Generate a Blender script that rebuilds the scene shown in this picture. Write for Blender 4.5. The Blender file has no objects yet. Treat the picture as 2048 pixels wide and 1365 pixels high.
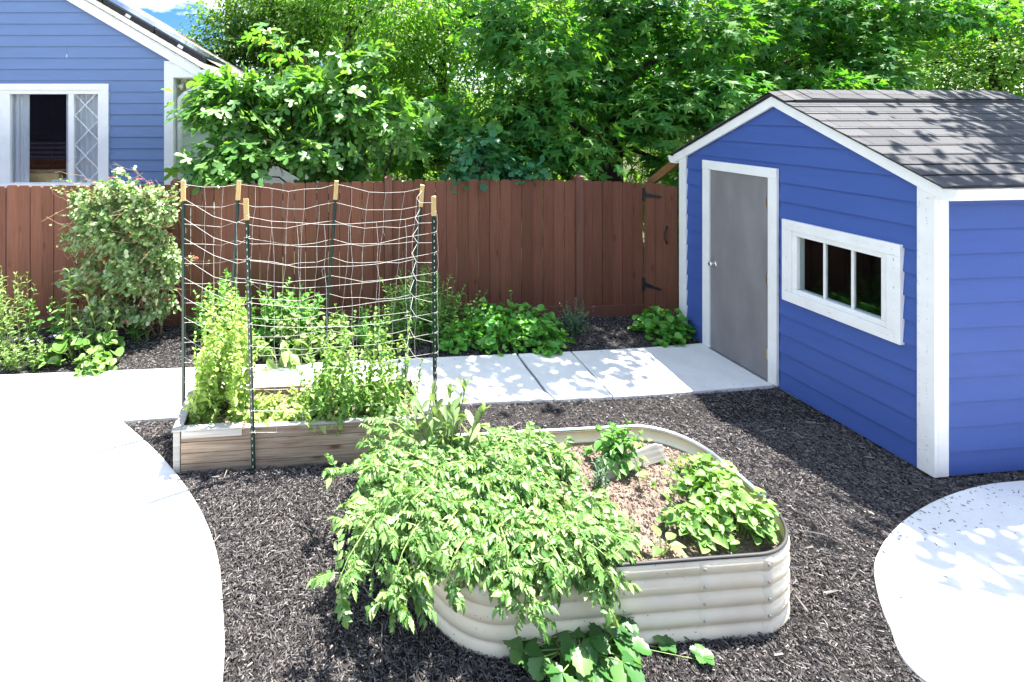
import bpy, math, random
import numpy as np
from mathutils import Vector, Matrix

R = math.radians
sc = bpy.context.scene
COL = sc.collection
F, PX, HY, CH = 1020.0, 700.0, 223.0, 2.70      # measured from the photograph: focal length, principal point, horizon, eye height


def P(px, py, Y):
    """point at distance Y seen at photo position px, py (used to measure places)"""
    return np.array(((px - PX) * Y / F, Y, CH - (py - HY) * Y / F))


def G(px, py, z=0.0):
    Y = F * (CH - z) / (py - HY)
    return ((px - PX) * Y / F, Y)


# ------------------------------------------------------------------ helpers
def tag(o, label=None, cat=None, group=None, kind=None):
    if label: o['label'] = label
    if cat: o['category'] = cat
    if group: o['group'] = group
    if kind: o['kind'] = kind
    return o


def empty(name, loc=(0, 0, 0), rz=0.0, label=None, cat=None, group=None):
    o = bpy.data.objects.new(name, None)
    COL.objects.link(o)
    o.empty_display_size = 0.2
    o.location = loc
    o.rotation_euler = (0, 0, rz)
    return tag(o, label, cat, group)


class MB:
    """collects simple shapes and links them as one mesh object"""
    def __init__(self):
        self.v, self.f = [], []

    def add(self, vs, fs):
        b = len(self.v)
        self.v.extend([tuple(map(float, p)) for p in vs])
        self.f.extend([tuple(b + i for i in f) for f in fs])
        return self

    def box(self, x0, x1, y0, y1, z0, z1):
        return self.add([(x0, y0, z0), (x1, y0, z0), (x1, y1, z0), (x0, y1, z0), (x0, y0, z1), (x1, y0, z1), (x1, y1, z1), (x0, y1, z1)],
                        [(0, 3, 2, 1), (4, 5, 6, 7), (0, 1, 5, 4), (1, 2, 6, 5), (2, 3, 7, 6), (3, 0, 4, 7)])

    def hexa(self, a, b):
        """a, b: two rings with the same number of corners"""
        n = len(a)
        fs = [tuple(reversed(range(n))), tuple(range(n, 2 * n))] + [(i, (i + 1) % n, n + (i + 1) % n, n + i) for i in range(n)]
        return self.add(list(a) + list(b), fs)

    def bar(self, p, q, w, h, up=(0, 0, 1)):
        p, q, up = np.array(p, float), np.array(q, float), np.array(up, float)
        d = q - p; d /= np.linalg.norm(d)
        s = np.cross(d, up); s /= np.linalg.norm(s)
        u = np.cross(s, d)
        r = [s * w / 2 * a + u * h / 2 * b for a, b in ((-1, -1), (1, -1), (1, 1), (-1, 1))]
        return self.hexa([p + k for k in r], [q + k for k in r])

    def tube(self, path, r, n=6, cap=True):
        path = [np.array(p, float) for p in path]
        m = len(path)
        rr = list(r) if hasattr(r, '__len__') else [r] * m
        vs, fs = [], []
        prev = None
        for i in range(m):
            d = path[min(i + 1, m - 1)] - path[max(i - 1, 0)]
            L = np.linalg.norm(d); d = d / L if L > 1e-9 else np.array((0, 0, 1.))
            if prev is None:
                a = np.array((1., 0, 0)) if abs(d[0]) < .8 else np.array((0, 1., 0))
            else:
                a = prev
            s = a - d * np.dot(a, d); s /= max(np.linalg.norm(s), 1e-9)
            t = np.cross(d, s); prev = s
            for k in range(n):
                an = 2 * math.pi * k / n
                vs.append(path[i] + rr[i] * (s * math.cos(an) + t * math.sin(an)))
        for i in range(m - 1):
            for k in range(n):
                fs.append((i * n + k, i * n + (k + 1) % n, (i + 1) * n + (k + 1) % n, (i + 1) * n + k))
        if cap:
            fs.append(tuple(reversed(range(n)))); fs.append(tuple(range((m - 1) * n, m * n)))
        return self.add(vs, fs)

    def build(self, name, mat, parent=None, bevel=0.0, smooth=False):
        me = bpy.data.meshes.new(name)
        me.from_pydata(self.v, [], self.f)
        me.update()
        if smooth:
            me.polygons.foreach_set('use_smooth', [True] * len(me.polygons))
        o = bpy.data.objects.new(name, me)
        me.materials.append(mat)
        COL.objects.link(o)
        if parent: o.parent = parent
        if bevel:
            b = o.modifiers.new('bevel', 'BEVEL'); b.width = bevel; b.segments = 2; b.limit_method = 'ANGLE'; b.angle_limit = R(50)
        return o


class Leaves:
    """collects many leaves (numpy) into one mesh"""
    def __init__(self):
        self.V, self.T, self.n = [], [], 0

    def put(self, tpl, M, pos):
        tv, tf = tpl
        n = len(pos)
        if n == 0: return
        v = np.einsum('nij,kj->nki', M, tv) + pos[:, None, :]
        f = tf[None] + (np.arange(n) * len(tv))[:, None, None] + self.n
        self.V.append(v.reshape(-1, 3)); self.T.append(f.reshape(-1, 3)); self.n += n * len(tv)

    def build(self, name, mat, parent=None, smooth=True, minz=None):
        V = np.concatenate(self.V).astype(np.float32); T = np.concatenate(self.T).astype(np.int32)
        if minz is not None: V[:, 2] = np.maximum(V[:, 2], minz)
        me = bpy.data.meshes.new(name)
        me.vertices.add(len(V)); me.vertices.foreach_set('co', V.ravel())
        me.loops.add(T.size); me.loops.foreach_set('vertex_index', T.ravel())
        me.polygons.add(len(T)); me.polygons.foreach_set('loop_start', np.arange(0, T.size, 3, dtype=np.int32))
        me.polygons.foreach_set('loop_total', np.full(len(T), 3, np.int32))
        me.update(calc_edges=True)
        me.polygons.foreach_set('use_smooth', np.full(len(T), smooth))
        me.materials.append(mat)
        o = bpy.data.objects.new(name, me)
        COL.objects.link(o)
        if parent: o.parent = parent
        return o


def nrm(a):
    return a / np.maximum(np.linalg.norm(a, axis=-1, keepdims=True), 1e-9)


def orient(d, up, size):
    """matrices whose y axis is d, z axis near up; size scales"""
    d = nrm(d); x = nrm(np.cross(d, up)); z = np.cross(x, d)
    return np.stack([x, d, z], axis=2) * np.asarray(size).reshape(-1, 1, 1)


def tpl(half, fold=.25, droop=.25, curl=0.0):
    """leaf of unit length from its right half outline (x across, y along)"""
    pts = [(x, y) for x, y in half] + [(-x, y) for x, y in reversed(half) if x > 1e-6]
    ys = [p[1] for p in pts]
    c = (0, min(ys) * .55 + max(ys) * .45)
    v = [c] + pts
    v = np.array([(x, y, fold * abs(x) - droop * y * y + curl * (x * x) * 2) for x, y in v])
    n = len(pts)
    f = np.array([(0, 1 + i, 1 + (i + 1) % n) for i in range(n)])
    return v, f


def star(tips, sinus, c=.22, fold=.1, droop=.25, sh=.62):
    """palmate lobed leaf: tips = [(angle from axis, radius, half width angle)...]"""
    half = []
    for k, (a, r, w) in enumerate(tips):
        for da, rr in ((-w, sh * r), (0, r), (w, sh * r)):
            an = a + da
            if an < 0: continue
            half.append((rr * math.sin(R(an)), c + rr * math.cos(R(an))))
        if k < len(tips) - 1:
            an = (a + tips[k + 1][0]) / 2
            half.append((sinus * math.sin(R(an)), c + sinus * math.cos(R(an))))
    half.append((0.0, 0.0))
    half = [(max(x, 0), y) for x, y in half]
    half.reverse()
    return tpl(half, fold, droop)


OVATE = tpl([(0, 0), (.16, .1), (.27, .32), (.26, .55), (.15, .8), (0, 1)], .35, .3)
ROUND = tpl([(0, 0), (.25, .05), (.42, .3), (.42, .6), (.25, .88), (0, 1)], .25, .12)
LANCE = tpl([(0, 0), (.09, .15), (.13, .4), (.1, .7), (0, 1)], .5, .35)
HEART = tpl([(0, .08), (.2, -.06), (.42, .06), (.5, .34), (.36, .66), (.14, .9), (0, 1)], .35, .12, .25)
CUP = tpl([(0, .1), (.25, -.05), (.48, .12), (.52, .42), (.4, .74), (.2, .92), (0, .97)], .32, -.1, .35)
BLADE = tpl([(0, 0), (.12, .2), (.19, .55), (.14, .85), (0, 1)], .45, .1)
SIMPLE = tpl([(0, 0), (.27, .4), (0, 1)], .3, .25)
TINY = tpl([(0, 0), (.32, .35), (.2, .75), (0, 1)], .25, .3)
GUM = star([(0, .78, 11), (56, .72, 11), (112, .46, 12)], .27, .22, .15, .3)
FIG = star([(0, .72, 15), (58, .62, 15), (112, .38, 20)], .26, .25, .2, .3, .86)
GRAPE = star([(0, .55, 22), (62, .5, 22), (120, .42, 22)], .40, .35, .15, .15, .82)
TOOTH = tpl([(0, 0), (.17, .1), (.13, .2), (.29, .28), (.2, .42), (.25, .52), (.15, .64), (.17, .73), (.06, .84), (0, 1)], .55, .4)
STRAW = tpl([(0, 0), (.22, .18), (.2, .26), (.38, .36), (.34, .44), (.46, .54), (.4, .64), (.42, .76), (.3, .8), (.27, .92), (.12, .93), (0, 1)], .3, .15)


def compound(seed, pairs=4, droop=.5, tp=TOOTH, lf=.42, term=.4):
    """pinnate leaf template of unit length"""
    rg = np.random.default_rng(seed)
    vs, fs, n = [], [], 0

    def rach(t): return np.array((0, t * .72, -.0 - droop * .75 * (t * .72) ** 2))

    def put(base, d, up, s):
        nonlocal n
        M = orient(np.array([d]), np.array([up]), [s])[0]
        v = (tp[0] * (1, 1, rg.uniform(-.2, 1.5))) @ M.T + base
        vs.append(v); fs.append(tp[1] + n); n += len(v)
    for i in range(pairs):
        t = .28 + .68 * i / (pairs - 1) if pairs > 1 else .6
        s = lf * (1 - .35 * abs(t - .55)) * rg.uniform(.8, 1.1)
        for sg in (-1, 1):
            put(rach(t), np.array((sg * 1.0, .55 + rg.uniform(-.45, .4), -.25 - t * droop + rg.uniform(-.35, .45))), np.array((rg.uniform(-.5, .5), rg.uniform(-.5, .5), 1)), s)
    put(rach(1), np.array((rg.uniform(-.2, .2), 1, -.5 - droop)), np.array((0, .4, 1)), term)
    ts = np.linspace(0, 1, 5)
    w = .012
    rv = []
    for t in ts:
        p = rach(t); rv += [p + (w, 0, 0), p - (w, 0, 0), p + (0, 0, w * 1.5)]
    vs.append(np.array(rv))
    for i in range(4):
        a = n + i * 3
        fs.append(np.array([(a, a + 3, a + 2), (a + 2, a + 3, a + 5), (a + 1, a + 2, a + 4), (a + 2, a + 5, a + 4)]))
    return np.concatenate(vs), np.concatenate(fs)


TOMATO = [compound(k, 4 + k % 3, .08 + .11 * k, TOOTH, .29, .33) for k in range(10)]


# ------------------------------------------------------------------ materials
def newmat(name):
    m = bpy.data.materials.new(name); m.use_nodes = True
    nt = m.node_tree
    return m, nt, nt.nodes['Principled BSDF'], nt.nodes['Material Output']


def N(nt, t, **kw):
    n = nt.nodes.new(t)
    for k, v in kw.items():
        if k in n.inputs: n.inputs[k].default_value = v
        else: setattr(n, k, v)
    return n


def L(nt, a, b): nt.links.new(a, b)


def ramp(nt, cols, pos=None):
    r = nt.nodes.new('ShaderNodeValToRGB')
    e = r.color_ramp.elements
    n = len(cols)
    pos = pos or [i / (n - 1) for i in range(n)]
    e[0].position, e[0].color = pos[0], (*cols[0], 1)
    e[1].position, e[1].color = pos[-1], (*cols[-1], 1)
    for i in range(1, n - 1):
        k = e.new(pos[i]); k.color = (*cols[i], 1)
    return r


def paint(name, cols, scale=(3, 3, 3), rough=.5, bump=.0, bscale=60, spec=.4, metal=0.0, detail=5, pos=None):
    """colour wandering between cols by noise, with a fine bump"""
    m, nt, b, out = newmat(name)
    tc = N(nt, 'ShaderNodeTexCoord'); mp = N(nt, 'ShaderNodeMapping'); mp.inputs['Scale'].default_value = scale
    L(nt, tc.outputs['Object'], mp.inputs['Vector'])
    no = N(nt, 'ShaderNodeTexNoise', Scale=1.0, Detail=detail, Roughness=.6)
    L(nt, mp.outputs[0], no.inputs['Vector'])
    r = ramp(nt, cols, pos or [.3 + .4 * i / (len(cols) - 1) for i in range(len(cols))])
    L(nt, no.outputs['Fac'], r.inputs[0]); L(nt, r.outputs[0], b.inputs['Base Color'])
    b.inputs['Roughness'].default_value = rough; b.inputs['Specular IOR Level'].default_value = spec; b.inputs['Metallic'].default_value = metal
    if bump:
        n2 = N(nt, 'ShaderNodeTexNoise', Scale=bscale, Detail=4.0)
        L(nt, tc.outputs['Object'], n2.inputs['Vector'])
        bp = N(nt, 'ShaderNodeBump', Strength=bump, Distance=.01); L(nt, n2.outputs['Fac'], bp.inputs['Height']); L(nt, bp.outputs[0], b.inputs['Normal'])
    return m


def leafmat(name, cols, trans=.4, tint=(1.5, 1.35, .45), rough=.45, spec=.35):
    """green that differs from leaf to leaf, light partly passing through"""
    m, nt, b, out = newmat(name)
    g = N(nt, 'ShaderNodeNewGeometry')
    r = ramp(nt, cols); L(nt, g.outputs['Random Per Island'], r.inputs[0])
    L(nt, r.outputs[0], b.inputs['Base Color'])
    b.inputs['Roughness'].default_value = rough; b.inputs['Specular IOR Level'].default_value = spec
    mu = N(nt, 'ShaderNodeMix', data_type='RGBA', blend_type='MULTIPLY'); mu.inputs['Factor'].default_value = 1
    L(nt, r.outputs[0], mu.inputs['A']); mu.inputs['B'].default_value = (*tint, 1)
    t = N(nt, 'ShaderNodeBsdfTranslucent'); L(nt, mu.outputs['Result'], t.inputs['Color'])
    mx = N(nt, 'ShaderNodeMixShader'); mx.inputs[0].default_value = trans
    L(nt, b.outputs[0], mx.inputs[1]); L(nt, t.outputs[0], mx.inputs[2]); L(nt, mx.outputs[0], out.inputs['Surface'])
    return m


def islandmat(name, cols, rough=.8, spec=.2, pos=None):
    m, nt, b, out = newmat(name)
    g = N(nt, 'ShaderNodeNewGeometry'); r = ramp(nt, cols, pos)
    L(nt, g.outputs['Random Per Island'], r.inputs[0]); L(nt, r.outputs[0], b.inputs['Base Color'])
    b.inputs['Roughness'].default_value = rough; b.inputs['Specular IOR Level'].default_value = spec
    return m


def woodmat(name, cols, axis=0, rough=.75, knots=True, grain=40.0, along=2.0, bump=.25, kf=.8):
    """sawn board: stretched grain along one axis, knots, and a tone that differs from board to board"""
    m, nt, b, out = newmat(name)
    tc = N(nt, 'ShaderNodeTexCoord'); g = N(nt, 'ShaderNodeNewGeometry')
    sh = N(nt, 'ShaderNodeVectorMath', operation='ADD'); L(nt, tc.outputs['Object'], sh.inputs[0])
    cm = N(nt, 'ShaderNodeCombineXYZ'); ms = N(nt, 'ShaderNodeMath', operation='MULTIPLY'); ms.inputs[1].default_value = 37.0
    L(nt, g.outputs['Random Per Island'], ms.inputs[0])
    for k in range(3): L(nt, ms.outputs[0], cm.inputs[k])
    L(nt, cm.outputs[0], sh.inputs[1])
    mp = N(nt, 'ShaderNodeMapping'); s = [grain] * 3; s[axis] = along; mp.inputs['Scale'].default_value = s
    L(nt, sh.outputs[0], mp.inputs['Vector'])
    no = N(nt, 'ShaderNodeTexNoise', Scale=1.0, Detail=6.0, Roughness=.65, Distortion=.4); L(nt, mp.outputs[0], no.inputs['Vector'])
    r = ramp(nt, cols, [.28 + .44 * i / (len(cols) - 1) for i in range(len(cols))]); L(nt, no.outputs['Fac'], r.inputs[0])
    col = r.outputs[0]
    mr = N(nt, 'ShaderNodeMapRange'); mr.inputs['To Min'].default_value = .78; mr.inputs['To Max'].default_value = 1.18
    L(nt, g.outputs['Random Per Island'], mr.inputs['Value'])
    mu = N(nt, 'ShaderNodeMix', data_type='RGBA', blend_type='MULTIPLY'); mu.inputs['Factor'].default_value = 1
    L(nt, col, mu.inputs['A']); L(nt, mr.outputs[0], mu.inputs['B']); col = mu.outputs['Result']
    if knots:
        vo = N(nt, 'ShaderNodeTexVoronoi', Scale=3.3); mk = N(nt, 'ShaderNodeMapping'); sk = [1.6] * 3; sk[axis] = .7; mk.inputs['Scale'].default_value = sk
        L(nt, sh.outputs[0], mk.inputs['Vector']); L(nt, mk.outputs[0], vo.inputs['Vector'])
        rk = ramp(nt, [(.25, .17, .13), (.8, .7, .62), (1, 1, 1)], [.07, .12, .18]); L(nt, vo.outputs['Distance'], rk.inputs[0])
        m2 = N(nt, 'ShaderNodeMix', data_type='RGBA', blend_type='MULTIPLY'); m2.inputs['Factor'].default_value = kf
        L(nt, col, m2.inputs['A']); L(nt, rk.outputs[0], m2.inputs['B']); col = m2.outputs['Result']
    L(nt, col, b.inputs['Base Color']); b.inputs['Roughness'].default_value = rough; b.inputs['Specular IOR Level'].default_value = .12
    bp = N(nt, 'ShaderNodeBump', Strength=bump, Distance=.004); L(nt, no.outputs['Fac'], bp.inputs['Height']); L(nt, bp.outputs[0], b.inputs['Normal'])
    return m


def glassmat(name, tintc=(.9, .95, .95), gain=.9):
    m, nt, b, out = newmat(name)
    nt.nodes.remove(b)
    tr = N(nt, 'ShaderNodeBsdfTransparent'); tr.inputs[0].default_value = (*tintc, 1)
    gl = N(nt, 'ShaderNodeBsdfGlossy'); gl.inputs['Roughness'].default_value = .02
    lw = N(nt, 'ShaderNodeFresnel'); lw.inputs['IOR'].default_value = 1.55
    mu = N(nt, 'ShaderNodeMath', operation='MULTIPLY_ADD'); mu.inputs[1].default_value = gain; mu.inputs[2].default_value = .0; L(nt, lw.outputs[0], mu.inputs[0])
    mx = N(nt, 'ShaderNodeMixShader'); ge = N(nt, 'ShaderNodeNewGeometry'); m3 = N(nt, 'ShaderNodeMath', operation='MULTIPLY'); iv = N(nt, 'ShaderNodeMath', operation='SUBTRACT'); iv.inputs[0].default_value = 1
    L(nt, ge.outputs['Backfacing'], iv.inputs[1]); L(nt, mu.outputs[0], m3.inputs[0]); L(nt, iv.outputs[0], m3.inputs[1])
    L(nt, m3.outputs[0], mx.inputs[0]); L(nt, tr.outputs[0], mx.inputs[1]); L(nt, gl.outputs[0], mx.inputs[2])
    L(nt, mx.outputs[0], out.inputs['Surface'])
    return m


def concretemat():
    m, nt, b, out = newmat('concrete')
    tc = N(nt, 'ShaderNodeTexCoord')
    n1 = N(nt, 'ShaderNodeTexNoise', Scale=1.3, Detail=6.0, Roughness=.65); L(nt, tc.outputs['Object'], n1.inputs['Vector'])
    r1 = ramp(nt, [(.56, .56, .545), (.65, .65, .635), (.71, .705, .69)], [.3, .5, .7]); L(nt, n1.outputs['Fac'], r1.inputs[0])
    n2 = N(nt, 'ShaderNodeTexNoise', Scale=26.0, Detail=5.0, Roughness=.7, Distortion=.6)
    mp = N(nt, 'ShaderNodeMapping'); mp.inputs['Scale'].default_value = (1, 2.3, 1); mp.inputs['Rotation'].default_value = (0, 0, .5)
    L(nt, tc.outputs['Object'], mp.inputs['Vector']); L(nt, mp.outputs[0], n2.inputs['Vector'])
    r2 = ramp(nt, [(.22, .24, .25), (1, 1, 1)], [.3, .37]); L(nt, n2.outputs['Fac'], r2.inputs[0])
    mu = N(nt, 'ShaderNodeMix', data_type='RGBA', blend_type='MULTIPLY'); mu.inputs['Factor'].default_value = .75
    L(nt, r1.outputs[0], mu.inputs['A']); L(nt, r2.outputs[0], mu.inputs['B']); L(nt, mu.outputs['Result'], b.inputs['Base Color'])
    b.inputs['Roughness'].default_value = .85; b.inputs['Specular IOR Level'].default_value = .2
    n3 = N(nt, 'ShaderNodeTexNoise', Scale=90.0, Detail=6.0); L(nt, tc.outputs['Object'], n3.inputs['Vector'])
    bp = N(nt, 'ShaderNodeBump', Strength=.25, Distance=.004); L(nt, n3.outputs['Fac'], bp.inputs['Height']); L(nt, bp.outputs[0], b.inputs['Normal'])
    return m


def shinglemat(name, c1, c2, dark, sx, sy, yscale):
    m, nt, b, out = newmat(name)
    tc = N(nt, 'ShaderNodeTexCoord'); mp = N(nt, 'ShaderNodeMapping'); mp.inputs['Scale'].default_value = (1, yscale, 0)
    L(nt, tc.outputs['Object'], mp.inputs['Vector'])
    br = N(nt, 'ShaderNodeTexBrick'); br.inputs['Color1'].default_value = (*c1, 1); br.inputs['Color2'].default_value = (*c2, 1); br.inputs['Mortar'].default_value = (*dark, 1)
    br.inputs['Scale'].default_value = 1; br.inputs['Mortar Size'].default_value = .004; br.inputs['Brick Width'].default_value = sx; br.inputs['Row Height'].default_value = sy
    L(nt, mp.outputs[0], br.inputs['Vector'])
    no = N(nt, 'ShaderNodeTexNoise', Scale=260.0, Detail=2.0); L(nt, tc.outputs['Object'], no.inputs['Vector'])
    r = ramp(nt, [(.55, .55, .55), (1.3, 1.3, 1.3)], [.35, .65]); L(nt, no.outputs['Fac'], r.inputs[0])
    mu = N(nt, 'ShaderNodeMix', data_type='RGBA', blend_type='MULTIPLY'); mu.inputs['Factor'].default_value = .7
    L(nt, br.outputs[0], mu.inputs['A']); L(nt, r.outputs[0], mu.inputs['B']); L(nt, mu.outputs['Result'], b.inputs['Base Color'])
    b.inputs['Roughness'].default_value = .9; b.inputs['Specular IOR Level'].default_value = .15
    bp = N(nt, 'ShaderNodeBump', Strength=.4, Distance=.003); L(nt, no.outputs['Fac'], bp.inputs['Height']); L(nt, bp.outputs[0], b.inputs['Normal'])
    return m


def specked(name, c1, c2, dirt):
    m, nt, b, out = newmat(name)
    tc = N(nt, 'ShaderNodeTexCoord')
    n1 = N(nt, 'ShaderNodeTexNoise', Scale=4.0, Detail=5.0); L(nt, tc.outputs['Object'], n1.inputs['Vector'])
    r1 = ramp(nt, [c1, c2], [.35, .65]); L(nt, n1.outputs['Fac'], r1.inputs[0])
    n2 = N(nt, 'ShaderNodeTexNoise', Scale=48.0, Detail=3.0, Roughness=.6, Distortion=.5); L(nt, tc.outputs['Object'], n2.inputs['Vector'])
    r2 = ramp(nt, [(0, 0, 0), (1, 1, 1)], [.685, .72]); L(nt, n2.outputs['Fac'], r2.inputs[0])
    n3 = N(nt, 'ShaderNodeTexNoise', Scale=2.2, Detail=4.0); L(nt, tc.outputs['Object'], n3.inputs['Vector'])
    r3 = ramp(nt, [(0, 0, 0), (.28, .28, .28)], [.5, .75]); L(nt, n3.outputs['Fac'], r3.inputs[0])
    ad = N(nt, 'ShaderNodeMath', operation='MAXIMUM'); L(nt, r2.outputs[0], ad.inputs[0]); L(nt, r3.outputs[0], ad.inputs[1])
    mx = N(nt, 'ShaderNodeMix', data_type='RGBA'); L(nt, ad.outputs[0], mx.inputs['Factor']); L(nt, r1.outputs[0], mx.inputs['A']); mx.inputs['B'].default_value = (*dirt, 1)
    L(nt, mx.outputs['Result'], b.inputs['Base Color']); b.inputs['Roughness'].default_value = .34
    return m


M = dict(
    white=paint('white_paint', [(.72, .72, .70), (.80, .80, .79)], (6, 6, 6), .5, .08, 80, .3),
    blue=paint('blue_siding_paint', [(.046, .092, .30), (.052, .101, .325)], (2, 2, 9), .55, .10, 70, .25),
    pale_blue=paint('slate_blue_siding_paint', [(.122, .188, .34), (.138, .205, .37)], (2, 2, 9), .55, .10, 70, .3),
    pale=paint('pale_siding_paint', [(.46, .52, .5), (.52, .58, .55)], (2, 2, 6), .6, .05, 60, .3),
    dark=paint('dark_interior', [(.012, .013, .014), (.02, .02, .022)], rough=.9),
    door=paint('grey_steel_door', [(.175, .165, .172), (.20, .19, .197), (.235, .226, .234)], (5, 5, 1.6), .42, .06, 40, .5),
    brown=woodmat('brown_painted_board', [(.118, .049, .030), (.147, .063, .040), (.172, .076, .050)], 2, .6, True, 45, 2.5, .15, .4),
    brown_trim=paint('brown_painted_timber', [(.11, .045, .028), (.15, .064, .041)], (30, 30, 2), .6, .1),
    weathered=woodmat('weathered_board', [(.13, .09, .06), (.29, .225, .165), (.42, .36, .29)], 0, .85, True, 55, 2.2, .5),
    greywood=woodmat('silvered_board', [(.26, .25, .235), (.40, .385, .36), (.5, .485, .46)], 0, .85, False, 60, 2.5, .4),
    stake=woodmat('bare_pine_stake', [(.46, .29, .11), (.62, .43, .19), (.7, .53, .27)], 2, .8, False, 120, 6, .2),
    brace=woodmat('stained_timber', [(.12, .06, .022), (.2, .105, .042), (.27, .15, .065)], 0, .8, False, 60, 4, .2),
    post=paint('green_enamel', [(.010, .028, .022), (.016, .042, .032)], (20, 20, 4), .35, .03, 40, .5),
    hole=paint('bare_steel_dot', [(.5, .5, .47), (.6, .6, .57)], rough=.5),
    string=paint('white_twine', [(.5, .49, .46), (.68, .67, .63)], (40, 40, 40), .8),
    cream=paint('cream_enamel', [(.80, .75, .62), (.84, .79, .67)], (5, 5, 5), .32, .02, 30, .5),
    creamwall=specked('cream_enamel_specked', (.84, .755, .57), (.87, .795, .63), (.16, .12, .085)),
    galv=paint('galvanised_steel', [(.55, .56, .58), (.68, .69, .7)], (14, 14, 14), .28, .02, 30, .5, 1.0),
    rubber=paint('black_rubber_edging', [(.02, .02, .022), (.035, .035, .037)], rough=.6),
    iron=paint('black_iron', [(.010, .010, .011), (.02, .02, .021)], (30, 30, 30), .5, .1),
    brass=paint('brass', [(.55, .42, .2), (.65, .52, .28)], rough=.3, metal=1.0),
    chrome=paint('polished_steel', [(.6, .6, .6), (.7, .7, .7)], rough=.18, metal=1.0),
    concrete=concretemat(),
    roof=shinglemat('charcoal_shingle', (.064, .065, .070), (.088, .089, .095), (.02, .02, .022), .30, .143, 1.12),
    roof2=shinglemat('weathered_grey_shingle', (.17, .165, .155), (.22, .215, .20), (.08, .08, .075), .15, .3, 1.0),
    black=paint('black_edge', [(.012, .012, .014), (.02, .02, .022)], rough=.6),
    solar=paint('solar_glass', [(.006, .008, .02), (.010, .012, .03)], rough=.12, spec=.6),
    soil=paint('dry_brown_soil', [(.09, .065, .053), (.15, .115, .095), (.21, .17, .14)], (30, 30, 30), .95, .9, 90, .1),
    earth=paint('leaf_litter_earth', [(.035, .032, .02), (.07, .075, .035)], (1.2, 1.2, 1.2), .95, .5, 20, .1),
    mulch=paint('black_mulch', [(.008, .007, .007), (.018, .016, .016), (.03, .027, .026)], (70, 70, 70), .8, 1.0, 120, .2),
    chips=islandmat('mulch_chip', [(.016, .014, .015), (.05, .045, .045), (.10, .091, .09), (.155, .142, .138), (.22, .20, .19)], .5, .42, [0, .35, .7, .94, 1]),
    bark=paint('dark_bark', [(.03, .022, .016), (.065, .05, .037)], (14, 14, 3), .95, .8, 30, .1),
    figbark=paint('brown_smooth_bark', [(.07, .05, .035), (.13, .095, .07)], (10, 10, 4), .85, .4, 30, .1),
    twig=paint('tan_twig', [(.20, .13, .075), (.32, .22, .13)], (20, 20, 20), .85),
    stem=paint('green_stem', [(.12, .2, .045), (.19, .28, .08)], (20, 20, 20), .6),
    glass=glassmat('window_glass', (.9, .95, .95), 2.2), glass2=glassmat('picture_window_glass', (.95, .97, .98), 2.2),
    curtain=leafmat('sheer_curtain', [(.88, .89, .91), (.92, .93, .95)], .4, (1, 1, 1), .9, .1),
)
LM = dict(
    gum=leafmat('sweetgum_leaf', [(.035, .155, .03), (.06, .215, .035), (.13, .29, .05)], .5, (1.4, 1.35, .4), .5, .25),
    fig=leafmat('fig_leaf', [(.07, .195, .045), (.115, .27, .065), (.19, .34, .11)], .48, (1.35, 1.4, .35), .38, .6),
    far1=leafmat('yellow_green_leaf', [(.09, .215, .035), (.14, .28, .05), (.23, .34, .08)], .62, (1.15, 1.4, .4)),
    far2=leafmat('mid_green_leaf', [(.06, .155, .03), (.10, .21, .04), (.15, .25, .055)], .58, (1.5, 1.5, .45)),
    grape=leafmat('grape_leaf', [(.03, .14, .07), (.05, .18, .075), (.08, .22, .07)], .35, (1.4, 1.5, .5)),
    honey=leafmat('honeysuckle_leaf', [(.11, .22, .07), (.20, .32, .13), (.38, .46, .28)], .33, (1.4, 1.4, .5), .35, .5),
    pea=leafmat('pea_leaf', [(.20, .35, .075), (.32, .45, .12), (.45, .54, .20)], .42, (1.15, 1.25, .5)),
    peagreen=leafmat('pea_leaf_green', [(.10, .24, .05), (.18, .33, .085), (.32, .44, .16)], .42, (1.4, 1.35, .45)),
    tomato=leafmat('tomato_leaf', [(.065, .18, .04), (.12, .25, .065), (.20, .325, .115), (.29, .39, .17)], .36, (1.35, 1.35, .45), .42, .4),
    bean=leafmat('bean_leaf', [(.095, .22, .045), (.15, .29, .07), (.23, .36, .12)], .38, (1.3, 1.3, .45)),
    sage=leafmat('sage_leaf', [(.17, .27, .11), (.27, .36, .18)], .3, (1.3, 1.3, .6), .6),
    bush=leafmat('lush_leaf', [(.065, .21, .04), (.115, .28, .06), (.19, .35, .10)], .38, (1.5, 1.5, .45)),
    border=leafmat('border_leaf', [(.10, .2, .05), (.16, .26, .08), (.24, .33, .13)], .36, (1.35, 1.35, .5)),
    violet=leafmat('violet_leaf', [(.06, .25, .035), (.11, .33, .05), (.18, .40, .08)], .38, (1.5, 1.5, .4), .4, .45),
    mintg=leafmat('catmint_leaf', [(.08, .17, .09), (.13, .22, .14)], .3, (1.3, 1.3, .7), .65),
    straw=leafmat('strawberry_leaf', [(.025, .10, .022), (.06, .17, .04), (.14, .26, .08)], .33, (1.4, 1.4, .45), .4, .5),
    red=leafmat('red_petal', [(.55, .06, .09), (.7, .2, .2)], .35, (1, .8, .8)),
    lilac=leafmat('lilac_petal', [(.28, .2, .5), (.45, .36, .65)], .35, (1, 1, 1)),
    yellow=leafmat('yellow_petal', [(.8, .55, .02), (.85, .62, .05)], .35, (1, 1, 1)),
    brownleaf=leafmat('dry_leaf', [(.22, .13, .05), (.35, .25, .1)], .3, (1.2, 1.1, .6)),
)


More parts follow.
